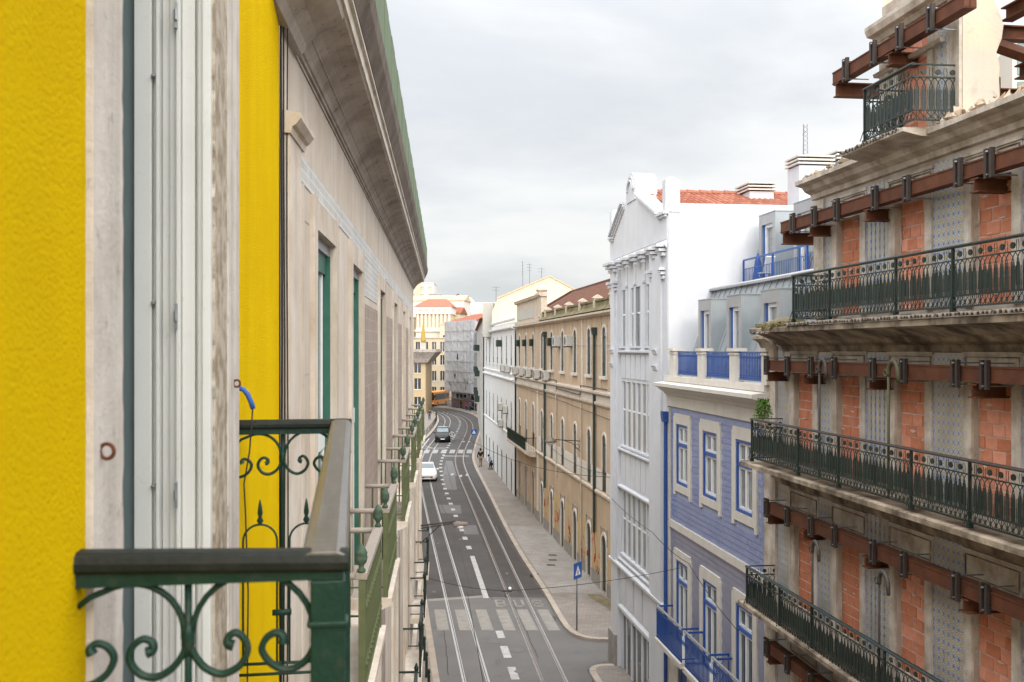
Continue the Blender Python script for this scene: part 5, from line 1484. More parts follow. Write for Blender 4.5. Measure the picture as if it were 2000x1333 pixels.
chimney(33.6, 34.8, 3.8, 4.65, 16.5, 17.5, 'small white louvred chimney on the orange tiled roof')
chimney(30.1, 31.0, 4.05, 5.1, 13.0, 17.75, 'tall white louvred chimney carrying the lattice mast')
chimney(30.2, 31.3, 5.35, 6.8, 13.0, 17.95, 'wide white louvred chimney close above the ruined cornice')
# lattice mast on the tall chimney
ma = thing('lattice_mast', 'thin lattice aerial mast on the tall white chimney', 'mast', to_world(WH, (30.5, -4.4, 17.75)), WH.rotation_euler.z)
mm = MB()
for q in range(3):
    a = q * 2.09; mm.tube([(.09 * math.cos(a), .09 * math.sin(a), 0), (.07 * math.cos(a), .07 * math.sin(a), 1.0)], .008, 4)
for k in range(7):
    for q in range(3):
        a, b2 = q * 2.09, (q + 1) * 2.09; mm.tube([(.085 * math.cos(a), .085 * math.sin(a), k * .14), (.085 * math.cos(b2), .085 * math.sin(b2), k * .14 + .14)], .005, 3)
mm.tube([(-.18, 0, .8), (.18, 0, .7)], .006, 4)
obj('lattice', mm, K['pole_grey'], ma)
# neighbour out of view on the right, added to shade the street
NB = thing('corner_house', 'plain pale house out of view, added beside the ruined house to shade the street', 'building', (9.6, -26, 0), math.atan2(1, RM))
obj('wall', MB().box(0, 27.8, -.5, -14, 0, 15.2), K['white_soft'], NB)
for k in range(8):
    for z in (1, 4.6, 8, 11.3): obj('window', MB().box(1.4 + k * 3.2, 2.6 + k * 3.2, -.51, -.45, z, z + 2.1), K['glass'], NB)
# ------------------------------------------------------------------ ochre building
OB = right_frame('ochre_building', 'long ochre building with arched windows, mossy parapet and graffiti on its base', 10.69, -.131)
OW = [48.15, 51.65, 55.4, 59.2, 63.0, 66.8, 70.7, 74.2, 77.6]
o0, o1 = 45.5, 79.2
hu = [(c - .44, c + .44, 10.5, 12.86) for c in OW]
hm = [(c - .42, c + .42, 4.93, 7.68 if c < 69 else 7.95) for c in OW]
hd = [(c - .52, c + .52, .02, 2.86 if c < 69 else 3.25) for c in OW]
obj('wall', MB().wall(o0, o1, 0, 13.5, 0, hu + hm + hd, .1, 'all'), K['ochre'], OB)
obj('core', MB().box(o0 + .02, o1, -.3, -12, 0, 13.6), K['ochre'], OB)
obj('side_wall', MB().box(o0 - .02, o0 + .02, 0, -12, 0, 13.6), K['ochre'], OB)
ed = [o0 + .05] + [q for h in hd[:6] for q in (h[0] - .16, h[1] + .16)] + [68.4]
for q in range(0, len(ed), 2): obj('painted_base', MB().box(ed[q], ed[q + 1], .001, .006, .75, 2.95), K['ochre_base'], OB)
obj('plinth', MB().wall(o0, o1, 0, .75, .05, [(h[0] - .14, h[1] + .14, -1, 3.2) for h in hd], .05), K['plinth'], OB)
ed = [o0] + [q for h in hm[:6] for q in (h[0] - .02, h[1] + .02)] + [69.0]
for q in range(0, len(ed), 2): obj('ledge_band', MB().box(ed[q], ed[q + 1], .001, .03, 4.93, 5.9), K['arch_white'], OB)
for z, p, m in ((4.72, .12, 'ochre_trim'), (9.08, .14, 'ochre_trim'), (9.62, .24, 'ochre_trim'), (13.5, .34, 'ochre_trim')):
    obj('string_course', MB().prof(o0, o1, [(0, z - .12), (p * .5, z - .1), (p, z), (p, z + .1), (0, z + .16)]), K[m], OB)
obj('fascia_band', MB().box(o0, o1, 0, .04, 9.2, 9.56), K['arch_white'], OB)
obj('impost_line', MB().wall(o0, 69, 12.0, 12.08, .03, [(h[0] - .2, h[1] + .2, 9, 14) for h in hu], .03), K['ochre_trim'], OB)


def arch_trim(a, b, z0, z1, w, y0, y1, m, par, full=True):
    mb = MB(); r = (b - a) / 2; mx = (a + b) / 2; sp = z1 - r; N = 10
    oi = [(mx - r * math.cos(PI * k / N), sp + r * math.sin(PI * k / N)) for k in range(N + 1)]
    oo = [(mx - (r + w) * math.cos(PI * k / N), sp + (r + w) * math.sin(PI * k / N)) for k in range(N + 1)]
    for k in range(N):
        mb.ext([(oi[k][0], y0, oi[k][1]), (oi[k + 1][0], y0, oi[k + 1][1]), (oo[k + 1][0], y0, oo[k + 1][1]), (oo[k][0], y0, oo[k][1])], [(oi[k][0], y1, oi[k][1]), (oi[k + 1][0], y1, oi[k + 1][1]), (oo[k + 1][0], y1, oo[k + 1][1]), (oo[k][0], y1, oo[k][1])])
    mb.box(a - w, a, y0, y1, z0, sp).box(b, b + w, y0, y1, z0, sp)
    return obj('arch_trim', mb, K[m], par)


def arched_window(par, a, b, z0, z1, kind):
    r = (b - a) / 2; mx = (a + b) / 2; sp = z1 - r; N = 10
    pts = [(a, z0), (b, z0)] + [(mx + r * math.cos(PI * k / N), sp + r * math.sin(PI * k / N)) for k in range(N + 1)]
    nm = 'door' if kind == 'door' else 'window'
    w = obj(nm, MB().pxz(pts, -.10, -.025 if kind != 'door' else -.045), K['door_dark'] if kind == 'door' else K['glass_dark'], par)
    if kind == 'door':
        obj('panel', MB().box(a + .08, mx - .04, -.044, -.034, z0 + .2, z0 + 1.0).box(mx + .04, b - .08, -.044, -.034, z0 + .2, z0 + 1.0).box(a + .08, mx - .04, -.044, -.034, z0 + 1.15, sp - .1).box(mx + .04, b - .08, -.044, -.034, z0 + 1.15, sp - .1).box(a, b, -.044, -.03, sp - .06, sp), K['dkgreen'], w)
    else:
        obj('frame', MB().box(a, a + .06, -.024, -.016, z0, sp).box(b - .06, b, -.024, -.016, z0, sp).box(mx - .035, mx + .035, -.024, -.016, z0, sp).box(a, b, -.024, -.016, sp - .1, sp), K['steel'] if kind == 'pale' else K['dkgreen'], w)
        obj('guard', MB().box(a, b, -.012, .01, z0 + .55, z0 + .58).box(a, b, -.012, .01, z0 + .04, z0 + .07).box(*([a + .04, b - .04, -.010, .002, z0 + .07, z0 + .55])), K['iron_black'], w)
    return w


for c, h in zip(OW, hu):
    arched_window(OB, *h, 'win'); arch_trim(h[0], h[1], h[2], h[3], .15, 0, .045, 'arch_white', OB)
    obj('sill', MB().box(h[0] - .25, h[1] + .25, 0, .14, h[2] - .16, h[2] - .01), K['arch_white'], OB)
for c, h in zip(OW, hm):
    arched_window(OB, *h, 'win'); arch_trim(h[0], h[1], h[2] + .98, h[3], .13, 0, .045, 'arch_white', OB)
for c, h in zip(OW, hd):
    arched_window(OB, *h, 'door'); arch_trim(h[0], h[1], 0, h[3], .15, 0, .06, 'arch_white' if c < 69 else 'ochre_trim', OB)
for q in ((53.3, 53.5, 9.8, 13.4), (68.4, 68.9, .76, 9), (79.0, 79.2, .76, 13.4)): obj('lesene', MB().box(q[0], q[1], 0, .05, q[2], q[3]), K['arch_white'], OB)
# parapet, posts, attic block
obj('parapet', MB().prof(o0, 67.0, [(.3, 13.67), (.05, 13.9), (.0, 14.14), (.06, 14.15), (.06, 14.25), (-.25, 14.25), (-.3, 13.67)]), K['moss'], OB)
for u in (46.6, 50.2, 53.9, 57.8, 61.5, 65.2):
    obj('parapet_post', MB().box(u - .16, u + .16, -.3, .1, 13.7, 14.32).prof(u - .2, u + .2, [(.14, 14.32), (.14, 14.38), (-.1, 14.52), (-.34, 14.38), (-.34, 14.32)]), K['ochre_trim'], OB)
obj('attic', MB().box(67.0, o1, -.3, .03, 13.67, 15.25).prof(66.9, o1 + .2, [(.03, 15.25), (.2, 15.3), (.25, 15.42), (-.3, 15.55), (-.35, 15.25)]), K['ochre_trim'], OB)
obj('attic_moss', MB().prof(66.8, o1 + .25, [(.26, 15.43), (.2, 15.5), (-.2, 15.62), (-.3, 15.5)]), K['moss'], OB)
obj('attic_panel', MB().box(70.2, 78.4, .03, .06, 14.0, 14.75), K['far_grey'], OB)
obj('attic_pier', MB().box(66.6, 68.2, -.3, .12, 13.67, 15.3).prof(66.5, 68.3, [(.12, 15.3), (.28, 15.4), (.28, 15.55), (-.3, 15.6), (-.3, 15.3)]).box(66.9, 67.9, .12, .16, 13.95, 15.0).lathe(67.4, -.05, [(.3, 15.6), (.42, 15.75), (.3, 15.95), (.05, 16.0)], 8), K['ochre_trim'], OB)
# tiled roof with hip
rf = MB(); e0, e1 = (-.35, 13.95), (-3.6, 16.05)
rf.poly([(o0 - 1, *e0), (78.6, *e0), (75.5, *e1), (o0 - 1, *e1)]).poly([(78.6, *e0), (78.8, -8, 13.95), (75.5, *e1)]).poly([(o0 - 1, *e1), (75.5, *e1), (78.8, -8, 13.95), (o0 - 1, -8, 13.95)])
ROB = obj('roof', rf, K['roof_red'], OB, fix=False)
rr = MB(); d = Vector((0, e1[0] - e0[0], e1[1] - e0[1]))
for k in range(110):
    u = o0 - .8 + k * .27; rr.tube([(u, e0[0], e0[1] + .03), (u, e1[0], e1[1] + .03)], .05, 5)
obj('tile_rows', rr, K['roof_red'], ROB, kind='stuff')
obj('ridge', MB().tube([(o0 - 1, e1[0], e1[1] + .05), (75.5, e1[0], e1[1] + .05), (78.6, e0[0], e0[1] + .05)], .12, 7), K['roof_red'], ROB)
# downpipes with hoppers
for u, z0, z1, m in ((65.1, 2.8, 12.8, 'dkgreen'), (49.95, 2.68, 12.75, 'dkgreen')):
    obj('downpipe', MB().tube([(u, .12, z0), (u, .12, z1)], .075, 8).prof(u - .18, u + .18, [(.02, z1 - .25), (.2, z1 - .25), (.26, z1), (.26, z1 + .12), (.02, z1 + .12)]), K[m], OB)
for u, z0, z1 in ((53.4, .3, 8.9), (58.9 + 2, 4, 9.5)):
    obj('downpipe', MB().tube([(u, .1, z0), (u, .1, z1)], .045, 8), K['ochre_trim'], OB)
obj('pipe_run', MB().tube([(47, .14, 9.88), (53.2, .14, 9.86), (53.4, .14, 9.35), (60.5, .14, 9.42), (60.7, .14, 9.9), (79, .14, 9.9)], .03, 5).tube([(46, .1, 8.5), (60, .1, 8.75), (79, .1, 8.9)], .018, 4), K['bracket'], OB)
# green roller awnings folded over four upper windows
for c in (77.6, 74.2, 70.7, 63.0):
    obj('roller_awning', MB().pxz([(c - .18, 12.0), (c + .26, 12.0), (c + .34, 12.5), (c - .34, 12.5)], .03, .3), K['dkgreen'], OB, bevel=.05)
# balcony by the far corner
bq = obj('balcony', MB().prof(69.0, 79.0, [(0, 4.35), (.5, 4.4), (.75, 4.55), (.85, 4.6), (.85, 4.75), (0, 4.78)]), K['ochre_trim'], OB)
obj('handrail', MB().box(69.0, 79.0, .78, .83, 5.66, 5.7).box(69.0, 79.0, .79, .82, 4.85, 4.88).box(69, 69.04, 0, .83, 5.66, 5.7), K['iron_black'], bq)
ob = MB().tube([(0, 0, 0), (0, 0, .85)], .014, 4).tube([(-.05, 0, .1), (.05, 0, .4), (-.05, 0, .7)], .01, 4).mesh('baluster'); ob.materials.append(K['iron_black'])
for k in range(72): link('baluster', ob, None, bq, (69.05 + k * .14, .805, 4.82))
for k in range(6): link('baluster', ob, None, bq, (69.02, .1 + k * .13, 4.82))
# graffiti strokes on the base
gr = MB(); g2 = MB(); r6 = random.Random(3)
for c in (49.9, 53.0, 57.3, 61.1, 64.9):
    for q in range(7):
        x, z = c + r6.uniform(-.9, .9), r6.uniform(1.0, 2.3); pts = []
        for k in range(6):
            pts.append((x, .012, z)); x += r6.uniform(-.2, .2); z += r6.uniform(-.3, .3)
        (gr if q % 3 else g2).tube(pts, .035 if q % 3 else .02, 4, .15)
obj('graffiti', gr, K['graffiti'], OB); obj('graffiti', g2, K['graffiti2'], OB, label='dark spray painted scrawl')


# air conditioners
def ac(fr, u, z, label, grp='air conditioners on the ochre and white fronts', w=.85, big=False):
    t = thing('air_conditioner', label, 'air conditioner', to_world(fr, (u, .05, z)), fr.rotation_euler.z, grp)
    obj('casing', MB().box(-w / 2, w / 2, 0, .38, 0, .62), K['ac'], t, bevel=.02)
    obj('fan_grille', MB().pxz([(-.1 + .24 * math.cos(2 * PI * k / 14), .31 + .24 * math.sin(2 * PI * k / 14)) for k in range(14)], .381, .395), K['ac_dark'], t)
    obj('bracket', MB().box(-w / 2 + .05, -w / 2 + .09, -.05, .36, -.06, -.001).box(w / 2 - .09, w / 2 - .05, -.05, .36, -.06, -.001), K['bracket'], t)
    return t


for c, od in ((63.0, 'fifth'), (66.8, 'fourth'), (70.7, 'third'), (74.2, 'second'), (77.6, 'first')): ac(OB, c + .95, 9.80, 'weathered air conditioner on the ochre ledge, %s from the white row house' % od)
for c, od in ((59.2, 'nearer to the green awnings'), (55.4, 'farther from the green awnings')): ac(OB, c + .95, 11.95, 'grey air conditioner beside an ochre window head, ' + od, 'air conditioners at the window heads')

# ------------------------------------------------------------------ white house beyond
WF = right_frame('white_row_house', 'long plain white house with two rows of narrow windows past the ochre building', 9.05, -.112)
FW = [81.9, 85.6, 89.6, 93.6, 97.6, 101.8, 105.6]
f0, f1 = 79.4, 108.2
fu = [(c - .42, c + .42, 10.45, 12.95) for c in FW]; fm_ = [(c - .42, c + .42, 4.9, 7.5) for c in FW]; fd = [(c - .5, c + .5, .02, 2.85) for c in FW]
obj('wall', MB().wall(f0, f1, 0, 14.0, 0, fu + fm_ + fd, .1, 'all'), K['white_soft'], WF)
obj('core', MB().box(f0, f1, -.3, -9, 0, 14.0), K['white_soft'], WF)
for z, p in ((9.25, .22), (9.7, .1), (13.5, .3), (4.7, .06), (14.2, .1)):
    obj('string_course', MB().prof(f0, f1, [(-.05, z - .12), (p * .5, z - .1), (p, z), (p, z + .1), (-.05, z + .16)]), K['white_soft'], WF)
for h in fu: arched_window(WF, *h, 'pale'); obj('sill', MB().box(h[0] - .2, h[1] + .2, 0, .12, h[2] - .15, h[2] - .01), K['white_soft'], WF)
for h in fm_: arched_window(WF, *h, 'pale')
for h in fd: arched_window(WF, *h, 'door')
for k, c in enumerate((81.9, 85.6)): ac(WF, c + .95, 9.86, 'pale air conditioner under the white upper windows, %s from the ochre building' % ('first', 'second')[k])
for c, od in ((89.6, 'farther from'), (85.6, 'nearer to')): ac(WF, c - 1.0, 6.4, 'pale air conditioner between the white middle windows, %s the ochre building' % od, 'air conditioners on the white middle storey')
ac(WF, 88.6, 4.95, 'lone air conditioner just above the white ground floor band')
obj('hood', MB().box(89.3, 89.9, .02, .5, 12.0, 12.6), K['dkgreen'], WF)

# ------------------------------------------------------------------ behind and beyond
GA = thing('gabled_house', 'sunlit cream gable rising behind the white row house', 'building', (0, 97, 0), -.04)
gpts = [(-1.95, 14.05), (-1.95, 15.4), (-1.4, 16.75), (3.65, 18.85), (6.2, 17.5), (9, 16.2), (9, 14.05)]
obj('wall', MB().pxz(gpts, 0, 9), K['far_gable'], GA); obj('core', MB().box(0, 9, .1, 8.9, 0, 14.04), K['far_gable'], GA)
obj('coping', MB().pxz([(-1.5, 16.8), (3.65, 18.95), (6.2, 17.6), (9, 16.3), (9, 16.2), (6.2, 17.5), (3.65, 18.85), (-1.4, 16.7)], -.12, 9.1), K['far_tan'], GA)
obj('roof_block', MB().box(-3.0, -1.96, 2, 9, 13, 16.4), K['far_grey'], GA)
for x, y, zb, h, n, lb in ((1.05, 97.5, 17.7, 2.7, 5, 'tall aerial with many arms on the cream gable'), (1.75, 99, 18.0, 2.3, 3, 'shorter aerial with three arms on the cream gable'), (2.9, 98, 18.4, 1.4, 2, 'small two armed aerial by the gable peak'), (-1.6, 100, 16.4, 1.7, 2, 'small aerial on the grey block beside the gable')):
    a = thing('aerial', lb, 'antenna', (x, y, zb), .3 * n, 'television aerials on the gable')
    obj('mast', MB().tube([(0, 0, -.3), (0, 0, h)], .03, 5), K['pole_grey'], a)
    am_ = MB()
    for k in range(n): am_.tube([(-.5 + .06 * k, 0, h - .12 - .3 * k), (.5 - .06 * k, 0.1, h - .1 - .3 * k)], .018, 4)
    obj('arms', am_, K['pole_grey'], a)


def block(name, label, x, y, rz, w, dep, h, m, rows=(), cols=0, ww=.9, wh=1.6, roof=None, roofh=1.6, z0=0, cat='building', group=None, eave=.25, glass='glass'):
    """house whose front (local y=0) faces the camera"""
    t = thing(name, label, cat, (x, y, 0), rz, group)
    hs = [(w * (k + .5) / cols - ww / 2, w * (k + .5) / cols + ww / 2, z, z + wh) for z in rows for k in range(cols)] if cols else []
    wl_ = MB()
    q = MB().wall(0, w, z0, h, 0, hs, .25)
    q.v = [(a, -b, c) for a, b, c in q.v]
    obj('wall', q, K[m], t); obj('core', MB().box(0.01, w - .01, .26, dep, z0, h - .01).box(-.02, .01, 0, dep, z0, h).box(w - .01, w + .02, 0, dep, z0, h), K[m], t)
    for (a, b, c, d_) in hs:
        wv = obj('window', MB().box(a, b, .23, .25, c, d_), K[glass], t)
        obj('frame', MB().box((a + b) / 2 - .04, (a + b) / 2 + .04, .17, .229, c, d_).box(a - .1, b + .1, -.08, -.001, c - .12, c - .001), K['sash_white'], wv)
    if roof:
        obj('roof', MB().ext([(-eave, -eave, h), (-eave, dep + eave, h), (-eave, dep / 2, h + roofh)], [(w + eave, -eave, h), (w + eave, dep + eave, h), (w + eave, dep / 2, h + roofh)]), K[roof], t)
    else:
        obj('coping', MB().box(-.15, w + .15, -.15, dep, h, h + .25), K[m], t)
    return t


# narrow balcony house in the bend and the netted scaffold house
BH = thing('balcony_house', 'grey house with dark balconies and orange roof beside the netted house', 'building', (-3.2, 110.5, 0), math.atan2(187 - 110.5, -6.6 + 3.2))
hb = [(a, a + 1.1, z, z + 2.3) for a in (3 + 5 * k for k in range(15)) for z in (.5, 4.2, 7.9, 11.6)]
obj('wall', MB().wall(0, 76.5, 0, 15.2, 0, hb, .25), K['far_grey'], BH)
obj('core', MB().box(0.02, 76.4, -.3, -10, 0, 15.2), K['far_grey'], BH)
for a, b, c, d_ in hb:
    obj('window', MB().box(a, b, -.24, -.22, c, d_), K['glass_pale'], BH)
for z in (4.1, 7.8, 11.5):
    for a in (34, 52, 66):
        q = obj('balcony', MB().box(a, a + 5, .0, .7, z - .18, z), K['far_grey'], BH); obj('railing', MB().box(a, a + 5, .66, .7, z, z + .9).box(a, a + .03, 0, .66, z, z + .9), K['dkgreen'], q)
obj('roof', MB().prof(-.2, 77, [(.4, 15.2), (-4.5, 17.4), (-10, 15.2)]), K['roof_orange'], BH)
obj('attic_windows', MB().box(30, 70, -4, -8, 16.5, 18.6), K['far_grey'], BH)
SCF = thing('scaffolded_house', 'house wrapped in grey scaffold netting at the bend of the street', 'building', (-6.6, 188, 0), math.atan2(204 - 188, -13.2 + 6.6))
Ls = math.hypot(16, 6.6)
obj('wall', MB().box(0, Ls, -.8, -12, 0, 17.3), K['far_grey'], SCF)
nt = MB(); nx_, nz_ = 26, 24; r7 = random.Random(2)
gv = [[(Ls * i / nx_, .65 + .10 * math.sin(i * 1.1) + r7.uniform(-.06, .06), 3.3 + 14.0 * k / nz_) for k in range(nz_ + 1)] for i in range(nx_ + 1)]
for i in range(nx_):
    for k in range(nz_):
        if (i, k) in ((13, 11), (14, 11), (13, 12), (20, 2), (21, 2), (16, 5), (5, 3)): continue
        nt.poly([gv[i][k], gv[i + 1][k], gv[i + 1][k + 1], gv[i][k + 1]])
for k in range(nz_):
    z, z2 = gv[0][k][2], gv[0][k + 1][2]
    nt.poly([(0, .65, z), (-.02, -.8, z), (-.02, -.8, z2), (0, .65, z2)]); nt.poly([(Ls, .65, z), (Ls, -.8, z), (Ls, -.8, z2), (Ls, .65, z2)])
obj('netting', nt, K['net'], SCF)
for k in range(1, 9): obj('net_seam', MB().box(Ls * k / 9 - .03, Ls * k / 9 + .03, .70, .79, 3.3, 17.3), K['far_grey'], SCF)
for z in (5.4, 7.4, 9.4, 11.4, 13.4, 15.4): obj('net_seam', MB().box(.0, Ls, .72, .80, z - .03, z + .03), K['far_grey'], SCF)
for k in range(9):
    obj('pole', MB().tube([(Ls * k / 8, .5, 0), (Ls * k / 8, .5, 17.4)], .05, 5), K['tube'], SCF)
for z in (2.0, 3.4, 5.4, 7.4, 9.4, 11.4, 13.4, 15.4):
    obj('ledger', MB().tube([(0, .5, z), (Ls, .5, z)], .045, 5).box(0, Ls, -.5, .45, z - .12, z - .06), K['tube'], SCF)
obj('hoarding', MB().box(2, 7, .5, .56, .1, 2.4).box(9, 13, .5, .56, .1, 2.0), K['hoard'], SCF)
obj('shop_window', MB().box(3, 6, -.79, -.75, .4, 2.8).box(8, 14, -.79, -.75, .4, 2.8).box(4, 5.4, .67, .7, 4, 6), K['glass_dark'], SCF)
obj('roof', MB().prof(-.3, Ls + .3, [(.2, 17.3), (-6, 19.0), (-12.2, 17.3)]), K['roof_orange'], SCF)
# end of the street
t = block('terrace_house', 'tan house with a deep dark terrace ledge and yellow parasol on top', -27.5, 183, 0, 11.6, 14, 10.6, 'far_tan', (1, 4.4, 7.4), 4, 1.2, 2.0)
obj('terrace_ledge', MB().ext([(-.5, -.6, 9.3), (12.0, -.6, 9.3), (12.0, 14, 9.3), (-.5, 14, 9.3)], [(-.5, -.9, 10.1), (12.6, -.9, 10.1), (12.6, 14, 10.1), (-.5, 14, 10.1)]).ext([(-.5, -.9, 10.1), (12.6, -.9, 10.1), (12.6, 14, 10.1), (-.5, 14, 10.1)], [(-.5, -1.6, 11.2), (13.6, -1.6, 11.2), (13.6, 14, 11.2), (-.5, 14, 11.2)]).box(-.5, 13.7, -1.7, 14, 11.2, 11.75), K['cornice'], t)
ps_ = thing('parasol', 'closed yellow parasol standing on the tan house terrace', 'parasol', (-16.4, 184, 11.75))
obj('canopy', MB().lathe(0, 0, [(.3, 1.2), (.5, 1.6), (.33, 3.2), (.16, 4.6), (.03, 5.6)], 9), K['parasol'], ps_); obj('pole', MB().tube([(0, 0, 0), (0, 0, 5.7)], .05, 6), K['pole_grey'], ps_); obj('base', MB().box(-.5, .5, -.5, .5, 0, 1.2), K['far_grey'], ps_)
block('street_house', 'cream house with tall windows and long balustrade at the end of the street', -26, 226, -.08, 11.2, 14, 14.2, 'far_cream', (1, 4.6, 8.2, 11.2), 6, .95, 2.2)
bs = thing('roof_house', 'pale house front with columned balustrade and red hipped roof', 'building', (-23.2, 240, 0), -.05)
obj('wall', MB().box(0, 8.5, 0, 10, 0, 17), K['far_white'], bs)
for k in range(9): obj('column', MB().box(.3 + k * .95, .75 + k * .95, -.35, -.05, 16.4, 20.2), K['far_white'], bs)
obj('entablature', MB().box(-.2, 8.7, -.5, 10, 20.2, 22.0).box(-.2, 8.7, -.6, 10, 16, 16.4), K['far_white'], bs); obj('loggia', MB().box(.1, 8.4, .02, .1, 16.4, 20.2).box(0, 8.5, .11, 10, 17, 20.2), K['far_tan'], bs)
obj('roof', MB().ext([(-.4, -.7, 22), (9, -.7, 22), (9, 10, 22), (-.4, 10, 22)], [(2.5, 3.5, 24.0), (7, 3.5, 24.0), (7, 6, 24.0), (2.5, 6, 24.0)]), K['roof_orange'], bs)
for k in range(5): obj('round_window', MB().pxz([(1.2 + k * 1.5 + .28 * math.cos(2 * PI * q / 10), 21.1 + .28 * math.sin(2 * PI * q / 10)) for q in range(10)], -.56, -.5), K['far_tan'], bs)
block('corner_house', 'cream corner house between the loggia house and the netted scaffolding', -16.8, 232, -.12, 4.6, 12, 17.5, 'far_cream', (1, 4.8, 8.6, 12.6), 2, 1.0, 2.4)
block('hill_house', 'white hillside house with small windows above the cream houses', -28.5, 262, -.1, 16, 12, 24.5, 'far_white', (18.5, 21.2), 6, 1.0, 1.5, 'far_tan', 1.6)
block('hill_house', 'broad white hillside house under a low gable roof', -21.5, 300, .0, 17, 14, 25.6, 'far_white', (), 0)
gh = thing('hill_gable', 'bright white blank gable on the hill above the scaffold', 'building', (-21.5, 290, 0), 0)
obj('wall', MB().pxz([(0, 0), (0, 24.6), (6, 27.6), (9.5, 26.8), (12, 24), (12, 0)], 0, 12), K['far_white'], gh)
obj('roof_edge', MB().pxz([(-.4, 24.7), (6, 27.9), (6, 27.6), (0, 24.5)], -.3, 12), K['roof_red'], gh)
block('hill_block', 'small grey roof block on the hill skyline', -25.2, 305, .0, 3.2, 6, 28.6, 'far_grey', (), 0)
block('attic_house', 'cream attic house with orange roof just above the netting', -20.5, 250, -.15, 7.5, 9, 20.6, 'far_cream', (17.8,), 4, .9, 1.4, 'roof_orange', 1.8)
tw_ = block('tower_block', 'pale cream tower block rising above the stone house cornice', -37.2, 340, .0, 10.5, 12, 34.2, 'far_white', (20, 23, 26, 29, 31.6), 4, 1.3, 1.5, glass='far_cream')
obj('stair_strip', MB().box(4.2, 6.0, -.3, -.01, 0, 34.5), K['far_cream'], tw_)
block('low_house', 'small cream house with green shutters beside the yellow parasol', -31.5, 205, .0, 8, 10, 20.5, 'far_white', (13, 16.5), 4, .9, 1.8, 'roof_red', 1.2, glass='dkgreen')

# small houses stacked up the hill behind the bend
for (nm, lb, x, y, w, h, m, rows, cols, roof, gl) in (
    ('hill_house', 'narrow pale house with brown shutters, squeezed behind the loggia house', -27.0, 275, 4.6, 23.0, 'far_cream', (15.5, 18.2, 20.7), 3, 'roof_orange', 'far_tan'),
    ('hill_house', 'small cream house with flat top beside the white blank gable', -17.6, 282, 5.2, 22.2, 'far_white', (16.5, 19.4), 4, None, 'glass'),
    ('hill_house', 'tan house with orange roof peeping over the netted house', -15.2, 258, 4.8, 19.2, 'far_tan', (14, 16.6), 3, 'roof_orange', 'glass'),
    ('hill_house', 'low grey attic house on the skyline right of the blank gable', -13.0, 300, 5.5, 21.2, 'far_grey', (17, 19.2), 4, 'roof_red', 'glass_pale'),
    ('hill_house', 'cream house with many small windows above the terrace ledge', -30.5, 250, 6.0, 19.6, 'far_cream', (11, 13.8, 16.6), 5, None, 'glass'),
    ('hill_house', 'pale flat roofed house high on the hill under the tower block', -33.0, 315, 8.0, 27.0, 'far_white', (20, 22.6, 24.8), 6, None, 'far_tan'),
):
    block(nm, lb, x, y, -.06, w, 9, h, m, rows, cols, .8, 1.5, roof, 1.3, glass=gl)
# ------------------------------------------------------------------ street furniture
def crossing_sign(x, y, zb, h, w, rz, label, base=.12):
    t = thing('crossing_sign', label, 'road sign', (x, y, base), rz)
    obj('pole', MB().tube([(0, 0.035, 0), (0, .035, h)], .032, 8), K['pole_grey'], t, smooth=True)
    obj('panel', MB().box(-w / 2, w / 2, -.012, .0, h - w, h), K['sign_blue'], t, bevel=.004)
    obj('border', MB().box(-w / 2, w / 2, -.016, -.0125, h - .03, h).box(-w / 2, w / 2, -.016, -.0125, h - w, h - w + .03).box(-w / 2, -w / 2 + .03, -.016, -.0125, h - w + .03, h - .03).box(w / 2 - .03, w / 2, -.016, -.0125, h - w + .03, h - .03), K['sign_blue'], t)
    cz = h - w / 2
    obj('triangle', MB().pxz([(-w * .34, cz - w * .28), (w * .34, cz - w * .28), (0, cz + w * .34)], -.018, -.0165), K['sign_white'], t)
    f = MB().pxz([(-.035 * w / .6, cz + .02), (.035 * w / .6, cz + .02), (.02, cz - .06 * w), (.09 * w, cz - .22 * w), (.05 * w, cz - .24 * w), (0, cz - .1 * w), (-.07 * w, cz - .24 * w), (-.11 * w, cz - .22 * w), (-.03 * w, cz - .05 * w)], -.022, -.0185)
    f.pxz([(.03 * w * math.cos(a), cz + .08 * w + .03 * w * math.sin(a)) for a in [k * PI / 4 for k in range(8)]], -.022, -.0185)
    obj('walking_figure', f, K['iron_black'], t)
    return t


crossing_sign(2.72, 41.3, 0, 2.82, .66, 1.0, 'blue pedestrian crossing sign on a grey pole at the pavement corner')
crossing_sign(-4.35, 113.6, 0, 2.5, .6, 0.1, 'blue pedestrian crossing sign by the farther zebra crossing')
# wall bracket lamp on the ochre front
lb = thing('wall_lamp', 'street lamp on a scrolled bracket on the ochre front', 'street lamp', to_world(OB, (53.4, .12, 6.9)), OB.rotation_euler.z)
obj('arm', MB().tube([(0, 0, 0), (0, 1.35, .1)], .028, 6).tube([(0, 0, -.55), (0, .45, -.1), (0, .9, .05)], .02, 5).tube([(0, .18 + .13 * math.cos(a), -.28 + .13 * math.sin(a)) for a in [k * .6 for k in range(11)]], .014, 5).tube([(0, 0, -.9), (0, 0, .2)], .03, 6), K['bracket'], lb)
obj('head', MB().lathe(0, 1.6, [(.04, .26), (.12, .2), (.3, .04), (.32, -.02), (.28, -.03)], 12), K['lamp_shell'], lb, smooth=True)
obj('bowl', MB().lathe(0, 1.6, [(.26, -.03), (.22, -.12), (.08, -.18)], 12), K['lamp_glass'], lb, smooth=True)
